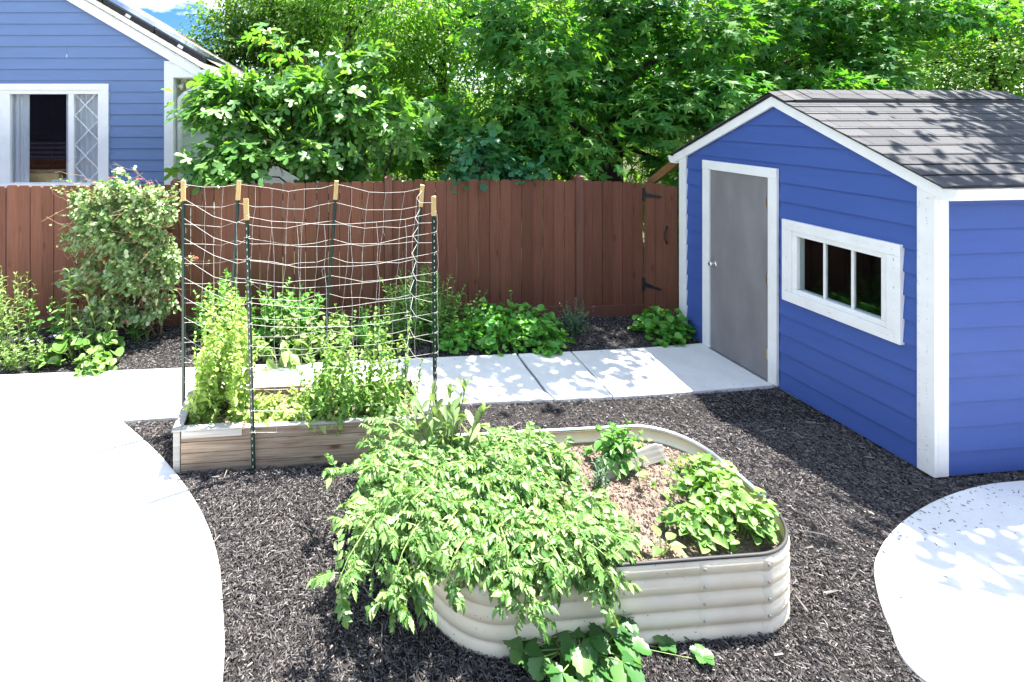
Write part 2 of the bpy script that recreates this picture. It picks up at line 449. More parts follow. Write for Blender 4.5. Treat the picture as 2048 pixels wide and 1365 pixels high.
# ------------------------------------------------------------------ ground, paving
def pip(pts, poly):
    x, y = pts[:, 0], pts[:, 1]
    ins = np.zeros(len(pts), bool)
    n = len(poly)
    for i in range(n):
        x0, y0 = poly[i]; x1, y1 = poly[(i + 1) % n]
        c = ((y0 > y) != (y1 > y)) & (x < (x1 - x0) * (y - y0) / (y1 - y0 + 1e-12) + x0)
        ins ^= c
    return ins


def spline(pts, k=8):
    """Catmull-Rom through points"""
    p = [np.array(q, float) for q in pts]
    p = [2 * p[0] - p[1]] + p + [2 * p[-1] - p[-2]]
    out = []
    for i in range(1, len(p) - 2):
        for j in range(k):
            t = j / k
            out.append(.5 * (2 * p[i] + (p[i + 1] - p[i - 1]) * t + (2 * p[i - 1] - 5 * p[i] + 4 * p[i + 1] - p[i + 2]) * t * t + (3 * p[i] - p[i - 1] - 3 * p[i + 1] + p[i + 2]) * t ** 3))
    out.append(p[-2])
    return [tuple(q) for q in out]


def slab(name, poly, z0, z1, mat, bevel=.008):
    mb = MB()
    a = [(x, y, z0) for x, y in poly]; b = [(x, y, z1) for x, y in poly]
    area = sum(poly[i][0] * poly[(i + 1) % len(poly)][1] - poly[(i + 1) % len(poly)][0] * poly[i][1] for i in range(len(poly)))
    if area < 0: a.reverse(); b.reverse()
    mb.hexa(a, b)
    o = mb.build(name, mat, None, bevel)
    return tag(o, kind='structure')


# earth reaching the horizon
mb = MB(); mb.add([(-400, -400, -.03), (400, -400, -.03), (400, 400, -.03), (-400, 400, -.03)], [(0, 1, 2, 3)])
tag(mb.build('ground', M['earth']), kind='structure')

# mulch sheet with small undulations
rg = np.random.default_rng(3)
nx, ny = 190, 120
xs = np.linspace(-7.5, 9, nx); ys = np.linspace(-.5, 6.9, ny)
gx, gy = np.meshgrid(xs, ys)
gz = .004 + .008 * np.sin(gx * 2.3 + gy) * np.cos(gy * 2.9) + rg.uniform(-.004, .004, gx.shape)
mb = MB()
idx = np.arange(nx * ny).reshape(ny, nx)
mb.v = [tuple(p) for p in np.stack([gx, gy, gz], -1).reshape(-1, 3)]
mb.f = [tuple(q) for q in np.stack([idx[:-1, :-1], idx[:-1, 1:], idx[1:, 1:], idx[1:, :-1]], -1).reshape(-1, 4)]
tag(mb.build('mulch_bed', M['mulch'], None, smooth=True), kind='structure')

arc = spline([(-.60, 1.2), (-.585, 2.0), G(445, 1365), G(446, 1235), G(432, 1110), G(390, 1010), G(322, 920), G(245, 850)], 6)
joint = spline([G(245, 850), G(200, 829), G(140, 804), G(70, 784), G(0, 769), G(-100, 756)], 5)
patio_l = [(-.62, -.3)] + arc + joint[1:] + [(-7.3, joint[-1][1] + .02), (-7.3, -.3)]
slab('patio', patio_l, -.02, .035, M['concrete'])
pf = [G(-140, 766), G(0, 757), G(180, 750), G(360, 743), G(700, 729), G(880, 721)]
pn = [G(245, 849), G(355, 842), G(700, 826), G(875, 817), G(1000, 810), G(1110, 805)]


def path_slab(poly): slab('path', poly, -.02, .037, M['concrete'])


path_slab([(a[0], a[1] - 0.0) for a in pf[:4]] + [G(420, 740), G(415, 839), G(355, 842), G(249, 848.5)] + [(x + .004, y + .008) for x, y in joint[1:]])
path_slab([G(422, 740), G(700, 729), G(880, 721), G(1032, 714), G(1050, 740), G(1072, 768), G(1088, 790), G(1107, 806), G(1000, 810), G(875, 817), G(700, 826), G(417, 839)])
path_slab([G(1036, 714), G(1141, 709.5), G(1225, 801), G(1112, 806), G(1092, 788), G(1077, 767), G(1055, 739)])
path_slab([G(1143.5, 709.4), G(1285, 702), G(1411, 692), (4.16, 5.9), (4.25, 5.0), G(1555, 777), G(1310, 796), G(1228, 801)])
arc_r = spline([G(2300, 955), G(2048, 970), G(1950, 983), G(1860, 1016), G(1790, 1066), G(1752, 1125), G(1752, 1180), G(1778, 1260), G(1840, 1365), (2.92, 2.1), (3.3, 1.6)], 6)
slab('patio', arc_r + [(3.6, .2), (8.8, .2), (8.8, arc_r[0][1] + .3)], -.02, .035, M['concrete'])
path_poly = [G(-140, 766), G(0, 757), G(360, 743), G(880, 721), G(1285, 702), G(1411, 692), (4.3, 5.9), (4.3, 4.97), G(1310, 796), G(875, 817), G(249, 848)] + joint[1:]

# ------------------------------------------------------------------ mulch chips
BED_C, BED_A = np.array((1.405, 3.105)), R(4.6)
BED_HX, BED_HY, BED_R, BED_H = 1.03, .53, .36, .415


def rrect(hx, hy, r, n=10):
    out = []
    for cx, cy, a0 in ((hx - r, hy - r, 0), (-hx + r, hy - r, 90), (-hx + r, -hy + r, 180), (hx - r, -hy + r, 270)):
        for k in range(n + 1):
            a = R(a0 + 90 * k / n)
            out.append((cx + r * math.cos(a), cy + r * math.sin(a)))
    return out


def tilt(pts, c, a):
    ca, sa = math.cos(a), math.sin(a)
    return [(c[0] + x * ca - y * sa, c[1] + x * sa + y * ca) for x, y in pts]


def chip_tpl():
    v = np.array([(-.5, -.5, 0), (.5, -.5, 0), (.5, .5, 0), (-.5, .5, 0), (-.38, -.1, 1), (.42, .12, 1)], float)
    f = np.array([(0, 1, 5), (0, 5, 4), (1, 2, 5), (2, 3, 4), (2, 4, 5), (3, 0, 4)])
    return v, f


def chips(lv, pts, z, rg, l=(.012, .05), w=(.003, .009), h=(.002, .006)):
    n = len(pts)
    yaw = rg.uniform(0, 2 * math.pi, n); pit = rg.normal(0, .22, n); rol = rg.normal(0, .3, n)
    cy, sy, cp, sp, cr, sr = np.cos(yaw), np.sin(yaw), np.cos(pit), np.sin(pit), np.cos(rol), np.sin(rol)
    Z = np.zeros(n); O = np.ones(n)
    Rz = np.stack([np.stack([cy, -sy, Z], -1), np.stack([sy, cy, Z], -1), np.stack([Z, Z, O], -1)], 1)
    Ry = np.stack([np.stack([cp, Z, sp], -1), np.stack([Z, O, Z], -1), np.stack([-sp, Z, cp], -1)], 1)
    Rx = np.stack([np.stack([O, Z, Z], -1), np.stack([Z, cr, -sr], -1), np.stack([Z, sr, cr], -1)], 1)
    S = np.zeros((n, 3, 3)); S[:, 0, 0] = rg.uniform(*l, n) ; S[:, 1, 1] = rg.uniform(*w, n); S[:, 2, 2] = rg.uniform(*h, n)
    Mx = Rz @ Ry @ Rx @ S
    lv.put(chip_tpl(), Mx, np.column_stack([pts, z]))


rg = np.random.default_rng(11)
lv = Leaves()
pa = rg.uniform((-4.6, 2.25), (6.2, 4.4), (260000, 2))
pb = rg.uniform((-5.0, 4.4), (4.6, 6.7), (90000, 2))
pts = np.concatenate([pa, pb])
bedpoly = tilt(rrect(BED_HX, BED_HY, BED_R, 5), BED_C, BED_A)
shed_rect = [(4.28, 3.74), (6.9, 3.99), (6.7, 6.45), (4.04, 6.19)]
wood_rect = [(-1.31, 3.79), (.645, 3.96), (.59, 4.54), (-1.36, 4.37)]
keep = np.ones(len(pts), bool)
jit = rg.normal(0, .012, pts.shape)
for poly in (patio_l, arc_r + [(3.6, .2), (8.8, .2), (8.8, arc_r[0][1] + .3)], path_poly, bedpoly, shed_rect, wood_rect):
    keep &= ~pip(pts + jit, poly)
px_ = PX + F * pts[:, 0] / pts[:, 1]
keep &= (px_ > -60) & (px_ < 2110)
pts = pts[keep]
zz = rg.uniform(.006, .022, len(pts))
chips(lv, pts, zz, rg, (.008, .034), (.0025, .0058), (.002, .006))
# strays kicked on to the paving
st = rg.uniform((-1.2, 2.4), (4.2, 5.9), (2500, 2))
nr = np.zeros(len(st), bool)
for poly in (patio_l, path_poly):
    nr |= pip(st, poly) & ~pip(st + rg.normal(0, .10, st.shape), poly)
st2 = rg.uniform((2.9, 2.6), (5.2, 3.65), (3000, 2))
pr = arc_r + [(3.6, .2), (8.8, .2), (8.8, arc_r[0][1] + .3)]
n2 = pip(st2, pr) & ~pip(st2 + rg.normal(0, .14, st2.shape), pr)
stp = np.concatenate([st[nr], st2[n2]])
chips(lv, stp, np.full(len(stp), .038), rg, (.006, .024), (.0025, .005), (.0015, .003))
sp = pts[rg.integers(0, len(pts), 420)]
chips(lv, sp, np.full(len(sp), .026), rg, (.05, .11), (.004, .009), (.004, .008))
tag(lv.build('mulch_chips', M['chips'], smooth=False), 'loose black shredded bark mulch covering the garden floor', 'mulch', kind='stuff')


# ------------------------------------------------------------------ lap siding
def siding(mb, pos, a0, a1, z0, z1, exp, zref, holes=(), seams=0, seed=0, lip=.019, back=.003):
    """lap boards between a0(z) and a1(z); pos(a, out, z) gives the point; holes = (a0,a1,z0,z1)"""
    rn = random.Random(seed)
    k = math.floor((z0 - zref) / exp)
    while True:
        r0, r1 = zref + k * exp, zref + (k + 1) * exp
        k += 1
        if r0 >= z1: break
        b0, b1 = max(r0, z0), min(r1, z1)
        if b1 - b0 < .003: continue
        cuts = [b0, b1]
        for h in holes:
            for z in h[2:4]:
                if b0 < z < b1: cuts.append(z)
        cuts = sorted(set(cuts))
        ss = sorted(rn.uniform(a0(r0), a1(r0)) for _ in range(rn.choice((0, 1, 1)) if seams else 0))
        for c0, c1 in zip(cuts[:-1], cuts[1:]):
            mid = (c0 + c1) / 2
            segs = [(None, None)]
            for h in holes:
                if h[2] <= mid <= h[3]:
                    segs = [(None, h[0]), (h[1], None)]
            fin = []
            for s0, s1 in segs:
                cur = s0
                for q in ss:
                    if (s0 is None or q > s0 + .05) and (s1 is None or q < s1 - .05):
                        fin.append((cur, q - .0012)); cur = q + .0012
                fin.append((cur, s1))

            def out(z): return lip + (back - lip) * (z - r0) / (r1 - r0)
            for s0, s1 in fin:
                e = lambda z, s, d: d(z) if s is None else s
                l0, l1, r0_, r1_ = e(c0, s0, a0), e(c1, s0, a0), e(c0, s1, a1), e(c1, s1, a1)
                if r0_ - l0 < .004: continue
                mb.add([pos(l0, out(c0), c0), pos(r0_, out(c0), c0), pos(r1_, out(c1), c1), pos(l1, out(c1), c1), pos(l0, 0, c0), pos(r0_, 0, c0)],
                       [(0, 1, 2, 3), (4, 5, 1, 0)])


def frame(mb, pos, a0, a1, z0, z1, w, d0, d1, sill=None):
    """four boards round an opening (outer size given), butted"""
    def bx(p0, p1, q0, q1):
        mb.hexa([pos(p0, d0, q0), pos(p1, d0, q0), pos(p1, d0, q1), pos(p0, d0, q1)], [pos(p0, d1, q0), pos(p1, d1, q0), pos(p1, d1, q1), pos(p0, d1, q1)])
    bx(a0, a1, z1 - w, z1); bx(a0, a1, z0, z0 + (sill or w))
    bx(a0, a0 + w, z0 + (sill or w) + .0005, z1 - w - .0005); bx(a1 - w, a1, z0 + (sill or w) + .0005, z1 - w - .0005)


def slabq(mb, pos, a0, a1, z0, z1, d0, d1):
    mb.hexa([pos(a0, d0, z0), pos(a1, d0, z0), pos(a1, d0, z1), pos(a0, d0, z1)], [pos(a0, d1, z0), pos(a1, d1, z0), pos(a1, d1, z1), pos(a0, d1, z1)])


# ------------------------------------------------------------------ garden shed (local x runs back from the door wall, y along it)
SL, SD, EW, APX = 2.46, 2.52, 2.16, 2.80
shed = empty('garden_shed', (4.278, 3.742, 0), R(5.58), 'bright blue garden shed with white trim and grey shingled gable roof', 'shed')
fpos = lambda a, o, z: (-o, a, z)
spos = lambda a, o, z: (a, -o, z)
slope = (APX - EW) / (SL / 2)
ga0 = lambda z: 0.0 if z <= EW else (z - EW) / slope
ga1 = lambda z: SL - ga0(z)
mb = MB()
HW = (.25, 1.06, .98, 1.60)
siding(mb, fpos, ga0, ga1, .03, APX - .01, .1815, .02, [HW], 0, 1)
siding(mb, spos, lambda z: 0.0, lambda z: SD, .03, EW + .02, .1815, .02, (), 0, 2)
mb.add([(0, 0, .03), (0, SL, .03), (0, SL, EW), (0, SL / 2, APX), (0, 0, EW), (.1, 0, .03)], [])
mb.add([(.0, SL, .03), (SD, SL, .03), (SD, SL, EW), (0, SL, EW)], [(3, 2, 1, 0)])
mb.add([(SD, 0, .03), (SD, SL, .03), (SD, SL, EW), (SD, SL / 2, APX), (SD, 0, EW)], [(0, 1, 2, 3, 4)])
mb.build('siding', M['blue'], shed)
mb = MB(); mb.box(.012, SD - .02, .012, SL - .012, -.02, .045); mb.build('footing', M['greywood'], shed)
# corner boards
mb = MB()
mb.box(-.034, .0, -.034, .075, .035, EW + .03)
mb.box(.001, .085, -.034, .0, .036, EW + .0)
mb.build('corner_board', M['white'], shed, .003)
mb = MB(); mb.box(-.034, 0, SL - .085, SL + .02, .035, EW + .03); mb.build('corner_board', M['white'], shed, .003)
# rake boards
for sg in (0, 1):
    mb = MB()
    yy = lambda y: y if sg == 0 else SL - y
    zt = lambda y: EW + .055 + slope * y
    a = [(-.055, yy(-.085), zt(-.085) - .105), (-.055, yy(SL / 2 - .0005), zt(SL / 2) - .105), (-.055, yy(SL / 2 - .0005), zt(SL / 2)), (-.055, yy(-.085), zt(-.085))]
    b = [(-.022, q[1], q[2]) for q in a]
    if sg: a, b = b, a
    mb.hexa(a, b); mb.build('rake_board', M['white'], shed, .003)
# roof: lapped courses on a deck
rf = None
for sg in (0, 1):
    mb = MB()
    yy = lambda y: y if sg == 0 else SL - y
    zr = lambda y: EW + .066 + slope * y
    nc = 11
    y0, y1 = -.12, SL / 2
    for k in range(nc):
        ya, yb = y0 + (y1 - y0) * k / nc, y0 + (y1 - y0) * (k + 1) / nc
        v = [(-.085, yy(ya), zr(ya) + .009), (SD + .06, yy(ya), zr(ya) + .009), (SD + .06, yy(yb), zr(yb) + .001), (-.085, yy(yb), zr(yb) + .001),
             (-.085, yy(ya), zr(ya) - .004), (SD + .06, yy(ya), zr(ya) - .004), (SD + .06, yy(yb), zr(yb) - .004), (-.085, yy(yb), zr(yb) - .004)]
        fs = [(0, 1, 2, 3), (4, 5, 1, 0), (0, 3, 7, 4), (1, 5, 6, 2)]
        mb.add(v, fs)
    rf = mb.build('roof', M['roof'], shed)
    mb = MB()
    v = [(-.07, yy(y0 + .01), zr(y0 + .01) - .005), (SD + .05, yy(y0 + .01), zr(y0 + .01) - .005), (SD + .05, yy(y1), zr(y1) - .005), (-.07, yy(y1), zr(y1) - .005)]
    mb.hexa(v, [(p[0], p[1], p[2] - .014) for p in v]); mb.build('roof_deck', M['black'], rf)
# ridge vent
mb = MB()
zc = EW + .066 + slope * SL / 2
for sg in (-1, 1):
    mb.hexa([(.02, SL / 2, zc + .035), (SD - .04, SL / 2, zc + .035), (SD - .04, SL / 2 + sg * .17, zc - slope * .17 + .032), (.02, SL / 2 + sg * .17, zc - slope * .17 + .032)],
            [(.02, SL / 2, zc + .005), (SD - .04, SL / 2, zc + .005), (SD - .04, SL / 2 + sg * .17, zc - slope * .17 + .004), (.02, SL / 2 + sg * .17, zc - slope * .17 + .004)])
vent = mb.build('ridge_vent', M['black'], rf)
mb = MB()
for k in range(9):
    x0, x1 = -.095 + k * (SD + .1) / 9, -.095 + (k + 1) * (SD + .1) / 9 + .02
    dz = .044 if x0 > -.05 else .02
    for sg in (-1, 1):
        w = .165
        mb.add([(x0, SL / 2, zc + dz + .004), (x1, SL / 2, zc + .042), (x1, SL / 2 + sg * w, zc - slope * w + .038), (x0, SL / 2 + sg * w, zc - slope * w + dz)], [(0, 1, 2, 3)])
mb.build('ridge_cap', M['roof'], rf)
# gutters
mb = MB(); mb.box(-.02, SD + .04, -.049, -.002, 2.07, 2.14); mb.build('fascia', M['white'], shed); mb = MB(); mb.box(-.02, SD + .04, SL + .002, SL + .049, 2.07, 2.14); mb.build('fascia', M['white'], shed)
for sg in (0, 1):
    mb = MB()
    prof = [(-.05, 2.145), (-.05, 2.065), (-.135, 2.065), (-.17, 2.10), (-.178, 2.150), (-.170, 2.150), (-.162, 2.105), (-.13, 2.075), (-.06, 2.075), (-.06, 2.145)]
    if sg: prof = [(SL - y, z) for y, z in prof]
    a = [(-.05, y, z) for y, z in prof]; b = [(SD + .05, y, z) for y, z in prof]
    mb.hexa(a, b)
    endc = prof[1:5] + [prof[0]]
    mb.hexa([(-.053, y, z) for y, z in endc], [(-.0495, y, z) for y, z in endc])
    mb.build('gutter', M['white'], shed)
# door
dr0, dr1 = 1.289, 2.0125
mb = MB(); slabq(mb, fpos, dr0, dr1, .045, 2.045, .016, .024); door = mb.build('door', M['door'], shed)
mb = MB()
slabq(mb, fpos, dr0 - .095, dr0 - .002, .04, 2.047, .015, .044); slabq(mb, fpos, dr1 + .002, dr1 + .095, .04, 2.047, .015, .044); slabq(mb, fpos, dr0 - .095, dr1 + .095, 2.0475, 2.145, .015, .046)
mb.build('door_trim', M['white'], shed, .003)
mb = MB(); slabq(mb, fpos, dr0, dr1, .03, .0445, .016, .06); mb.build('threshold', M['galv'], shed)
for z in (.30, 1.04, 1.80):
    mb = MB(); slabq(mb, fpos, dr0 + .002, dr0 + .03, z - .05, z + .05, .0245, .0275); mb.tube([(-.034, dr0 + .001, z - .05), (-.034, dr0 + .001, z + .05)], .007, 8); mb.build('hinge', M['brass'], door)
mb = MB()
mb.tube([(-.0245, 1.955, 1.0), (-.03, 1.955, 1.0)], [.032, .03], 14); mb.tube([(-.03, 1.955, 1.0), (-.055, 1.955, 1.0), (-.06, 1.955, 1.0), (-.075, 1.955, 1.0), (-.088, 1.955, 1.0)], [.011, .011, .024, .028, .02], 14)
mb.build('door_knob', M['chrome'], door, smooth=True)
# window
wr = empty('window'); wr.parent = shed
mb = MB(); frame(mb, fpos, .174, 1.138, .906, 1.674, .092, .002, .046); mb.build('window_trim', M['white'], wr, .003)
mb = MB(); frame(mb, fpos, .266, 1.046, .998, 1.582, .045, -.05, .034); mb.build('sash', M['white'], wr, .004)
mb = MB()
for q in (.54, .77): slabq(mb, fpos, q - .010, q + .010, 1.0435, 1.5365, -.012, .012)
mb.build('muntin', M['white'], wr, .002)
mb = MB(); slabq(mb, fpos, .311, 1.001, 1.043, 1.537, -.002, .002); mb.build('pane', M['glass'], wr)
mb = MB()
mb.add([(.05, .1, .3), (.05, 1.3, .3), (1.4, 1.3, .3), (1.4, .1, .3), (.05, .1, 1.9), (.05, 1.3, 1.9), (1.4, 1.3, 1.9), (1.4, .1, 1.9)], [(0, 1, 2, 3), (4, 7, 6, 5), (2, 6, 7, 3), (1, 5, 6, 2), (0, 3, 7, 4)])
mb.build('interior', M['dark'], wr)
# nail heads on the trim
mb = MB()
rn = random.Random(4)
for k in range(60):
    z = .12 + 2.0 * rn.random(); y = rn.choice((.012, .062)) + rn.uniform(-.006, .006)
    mb.box(-.0352, -.0338, y - .003, y + .003, z - .003, z + .003)
for k in range(24):
    t = rn.random()
    for y, z in ((.22 + .88 * t, rn.choice((.95, 1.63))), (rn.choice((.215, 1.09)), .95 + .7 * t)):
        mb.box(-.0475, -.0458, y - .003, y + .003, z - .003, z + .003)
mb.build('nail_heads', M['galv'], shed)['kind'] = 'stuff'

# timber brace between gate and shed
br = empty('timber_brace', tuple(P(1367, 480, 6.33)), 0, 'bare orange-brown timber slanting down from the shed eave behind the gate', 'beam')
o = np.array(br.location)
mb = MB(); mb.bar(P(1300, 366, 6.75) - o, P(1366, 313, 6.32) - o, .05, .09); mb.build('beam', M['brace'], br, .003)
mb = MB(); mb.box(-.035, .03, -.02, .02, -.1, P(0, 312, 6.33)[2] - o[2]); mb.build('upright', M['brace'], br, .003)

# ------------------------------------------------------------------ fence and gate
FA = math.atan2(.40, 8.18)
fence = empty('fence', (-7.0, 6.20, 0), FA, 'tall brown wooden board fence with dog-eared pickets across the back', 'fence')
rn = random.Random(8)


def picket(mb, x0, x1, h, y0, th=.017, zb=.04, ear=.022):
    o = [(x0, zb), (x1, zb), (x1, h - ear), (x1 - ear, h), (x0 + ear, h), (x0, h - ear)]
    mb.hexa([(x, y0, z) for x, z in o], [(x, y0 + th, z) for x, z in o])


def ftop(s):
    return float(np.interp(s, [0, 4.8, 7.3, 8.5, 10.0, 10.4, 10.9], [1.765, 1.775, 1.80, 1.81, 1.80, 1.775, 1.745]))


posts = [-.3, 2.25, 4.80, 7.50, 10.01]
END = 10.885
for i in range(5):
    s0 = posts[i] + .047; s1 = (posts[i + 1] - .047) if i < 4 else END
    n = max(1, round((s1 - s0) / .142)); w = (s1 - s0) / n
    mb = MB()
    for k in range(n):
        g0, g1 = rn.choice((.001, .0015, .003, .005)), rn.choice((.001, .0015, .003))
        picket(mb, s0 + k * w + g0, s0 + (k + 1) * w - g1, ftop(s0 + k * w) + rn.uniform(-.012, .012), (k % 2) * .009 + rn.uniform(-.002, .002))
    mb.build('board_panel', M['brown'], fence, .0025)
    for z in (.3, .95, 1.6):
        mb = MB(); mb.box(s0 - .02, s1 + .02, .032, .07, z - .045, z + .045); mb.build('rail', M['brown_trim'], fence)
    mb = MB(); mb.box(s0, s1, -.030, -.006, .0, .155); mb.build('kickboard', M['brown_trim'], fence, .003)
for s in posts:
    mb = MB(); mb.box(s - .046, s + .046, -.042, .05, 0, ftop(s) + .045); po = mb.build('post', M['brown_trim'], fence, .004)
    mb = MB(); c = ftop(s) + .045
    mb.hexa([(s - .05, -.046, c), (s + .05, -.046, c), (s + .05, .054, c), (s - .05, .054, c)], [(s - .02, -.016, c + .025), (s + .02, -.016, c + .025), (s + .02, .024, c + .025), (s - .02, .024, c + .025)])
    mb.build('post_cap', M['brown_trim'], po)

gx0, gy0 = 3.895, 6.72
gx1, gy1 = 4.085, 6.33
gl = math.hypot(gx1 - gx0, gy1 - gy0)
gate = empty('garden_gate', (gx0 - .02, gy0, 0), math.atan2(gy1 - gy0, gx1 - gx0), 'narrow brown plank gate with black iron strap hinges beside the shed', 'gate')
mb = MB()
for k in range(3):
    w = gl / 3
    picket(mb, k * w + .002, (k + 1) * w - .002, 1.775 - .008 * k, (k % 2) * .005, .02, .05)
mb.build('board_panel', M['brown'], gate, .0025)
for z in (.35, 1.5):
    mb = MB(); mb.box(.02, gl - .02, .028, .06, z - .045, z + .045); mb.build('rail', M['brown_trim'], gate)
for z in (.42, 1.60):
    mb = MB()
    mb.box(-.03, .012, -.006, -.001, z - .09, z + .09); mb.tube([(.016, -.012, z - .05), (.016, -.012, z + .05)], .009, 8)
    mb.hexa([(.02, -.008, z - .03), (.22, -.008, z - .012), (.24, -.008, z), (.22, -.008, z + .012), (.02, -.008, z + .03)], [(.02, -.002, z - .03), (.22, -.002, z - .012), (.24, -.002, z), (.22, -.002, z + .012), (.02, -.002, z + .03)])
    mb.build('strap_hinge', M['iron'], gate)
mb = MB()
hx = gl - .13
mb.tube([(hx, -.004, 1.03), (hx, -.02, 1.05), (hx, -.05, 1.09), (hx, -.055, 1.14), (hx, -.045, 1.19), (hx, -.015, 1.22), (hx, -.004, 1.24)], [.014, .009, .008, .009, .008, .009, .016], 8)
mb.build('handle', M['iron'], gate, smooth=True)

# ------------------------------------------------------------------ blue house behind the fence
HYF = 8.05
HX1 = -2.80
house = empty('house', (HX1, HYF, 0), 0, 'slate blue lap-sided house gable with white trim behind the fence', 'house')
hp = lambda a, o, z: (a - HX1, -o, z)               # a = world x
rk = .585
rz = lambda x: 3.37 - rk * (x + 2.32)                # top of roof plane
HXL = -10.9
xr = (HX1 + HXL) / 2
wx = lambda px: (px - PX) * (HYF - .02) / F
wz = lambda py: CH - (py - HY) * (HYF - .02) / F
WX0, WX1, WZ0, WZ1 = wx(-60), wx(205), wz(372), wz(180)
mb = MB()
EH = rz(HX1) - .15
ha0 = lambda z: HXL if z <= EH else HXL + (z - EH) / rk
ha1 = lambda z: HX1 if z <= EH else HX1 - (z - EH) / rk
siding(mb, hp, ha0, ha1, .2, EH + rk * (HX1 - xr) * 1 - .02, .1784, 4.257 - .1784 * 24, [(WX0, WX1, WZ0, WZ1)], 1, 6)
mb.build('gable_wall', M['pale_blue'], house)
# side wall
mb = MB()
hs = lambda a, o, z: (o, a - HYF, z)
siding(mb, hs, lambda z: HYF, lambda z: 16.6, .2, 3.24, .1784, 4.257 - .1784 * 24, (), 0, 3)
mb.build('side_wall', M['pale'], house)
mb = MB(); mb.add([(-8.0, .012, 0), (.0, .012, 0), (-.0, 8.6, 0), (-8.0, 8.6, 0)], [(0, 1, 2, 3)]); mb.box(-8.05, -.02, .02, 8.5, -.02, .2)
mb.build('foundation', M['greywood'], house)
# corner boards, downspout
mb = MB(); mb.box(-.125, .022, -.03, 0.0, .2, rz(HX1) - .16); mb.box(-.0, .022, .001, .11, .2, 3.24); mb.build('corner_board', M['white'], house, .003)
# rake fascia and return
for sg in (0, 1):
    mb = MB()
    X = lambda x: (x if sg == 0 else 2 * xr - x) - HX1
    pts_ = [(-2.34, rz(-2.34) - .17), (-2.34, rz(-2.34)), (xr + .001, rz(xr)), (xr + .001, rz(xr) - .17)]
    a = [(X(x), -.075, z) for x, z in pts_]; b = [(X(x), -.045, z) for x, z in pts_]
    if sg: a, b = b, a
    mb.hexa(a, b); mb.build('rake_board', M['white'], house, .003)
mb = MB()
pts_ = [(HX1 + .023, 3.235), (-2.36, 3.235), (-2.36, rz(-2.36) - .10), (HX1 + .023, rz(HX1 + .023) - .12)]
mb.hexa([(x - HX1, -.044, z) for x, z in pts_], [(x - HX1, -.012, z) for x, z in pts_]); mb.build('eave_return', M['white'], house)
mb = MB(); mb.box(.024, -2.36 - HX1, -.011, 8.6, 3.225, 3.24); mb.build('soffit', M['white'], house)
# roof
hroof = None
for sg in (0, 1):
    mb = MB()
    X = lambda x: (x if sg == 0 else 2 * xr - x) - HX1
    x0, x1 = -2.27, xr
    nc = 32
    for k in range(nc):
        xa, xb = x0 + (x1 - x0) * k / nc, x0 + (x1 - x0) * (k + 1) / nc
        v = [(X(xa), -.10, rz(xa) + .022), (X(xa), 8.75, rz(xa) + .022), (X(xb), 8.75, rz(xb) + .012), (X(xb), -.10, rz(xb) + .012),
             (X(xa), -.10, rz(xa) + .002), (X(xa), 8.75, rz(xa) + .002), (X(xb), 8.75, rz(xb) + .002), (X(xb), -.10, rz(xb) + .002)]
        mb.add(v, [(0, 1, 2, 3), (4, 5, 1, 0), (0, 3, 7, 4), (5, 6, 2, 1)])
    o = mb.build('roof', M['roof2'], house)
    hroof = hroof or o
# solar panels in a row up the slope
pl = 1.05
for k in range(5):
    d0 = .35 + k * (pl + .03)
    ca = 1 / math.sqrt(1 + rk * rk)
    xa, xb = -2.27 - d0 * ca, -2.27 - (d0 + pl) * ca
    z_ = lambda x, h: rz(x) + h
    y0, y1 = 1.05, 2.75
    mb = MB()
    mb.hexa([(xa - HX1, y0, z_(xa, .12)), (xb - HX1, y0, z_(xb, .12)), (xb - HX1, y1, z_(xb, .12)), (xa - HX1, y1, z_(xa, .12))],
            [(xa - HX1, y0, z_(xa, .16)), (xb - HX1, y0, z_(xb, .16)), (xb - HX1, y1, z_(xb, .16)), (xa - HX1, y1, z_(xa, .16))])
    sp_ = mb.build('solar_panel', M['solar'], hroof, .004)
    mb = MB(); mb.hexa([(xa - HX1, y0 + .004, z_(xa, .024)), (xb - HX1, y0 + .004, z_(xb, .024)), (xb - HX1, y0 + .004, z_(xb, .119)), (xa - HX1, y0 + .004, z_(xa, .119))],
                       [(xa - HX1, y0 + .014, z_(xa, .024)), (xb - HX1, y0 + .014, z_(xb, .024)), (xb - HX1, y0 + .014, z_(xb, .119)), (xa - HX1, y0 + .014, z_(xa, .119))])
    xm = xa - .5 * (xa - xb)
    mb.build('skirt', M['black'], hroof)
    mb = MB(); mb.bar((xm - HX1 - .045, y0 - .004, z_(xm - .045, .07)), (xm - HX1 + .045, y0 - .004, z_(xm + .045, .07)), .012, .055, (0, 0, 1)); mb.build('clamp', M['galv'], hroof)
# gutter along the eave
mb = MB()
prof = [(-2.27, 3.35), (-2.36, 3.35), (-2.36, 3.26), (-2.29, 3.26), (-2.245, 3.30), (-2.24, 3.35)]
mb.hexa([(x - HX1, -.09, z) for x, z in prof], [(x - HX1, 8.7, z) for x, z in prof]); mb.build('gutter', M['white'], house)
mb = MB()
mb.tube([(-2.30 - HX1, .12, 3.27), (-2.30 - HX1, .12, 3.18), (-2.36 - HX1, .12, 3.10), (.16, .12, 2.98), (.075, .12, 2.90), (.072, .12, 2.78), (.072, .12, .1)], .042, 10)
mb.box(.02, .125, .07, .17, 2.62, 2.65); mb.build('downspout', M['white'], house, smooth=True)
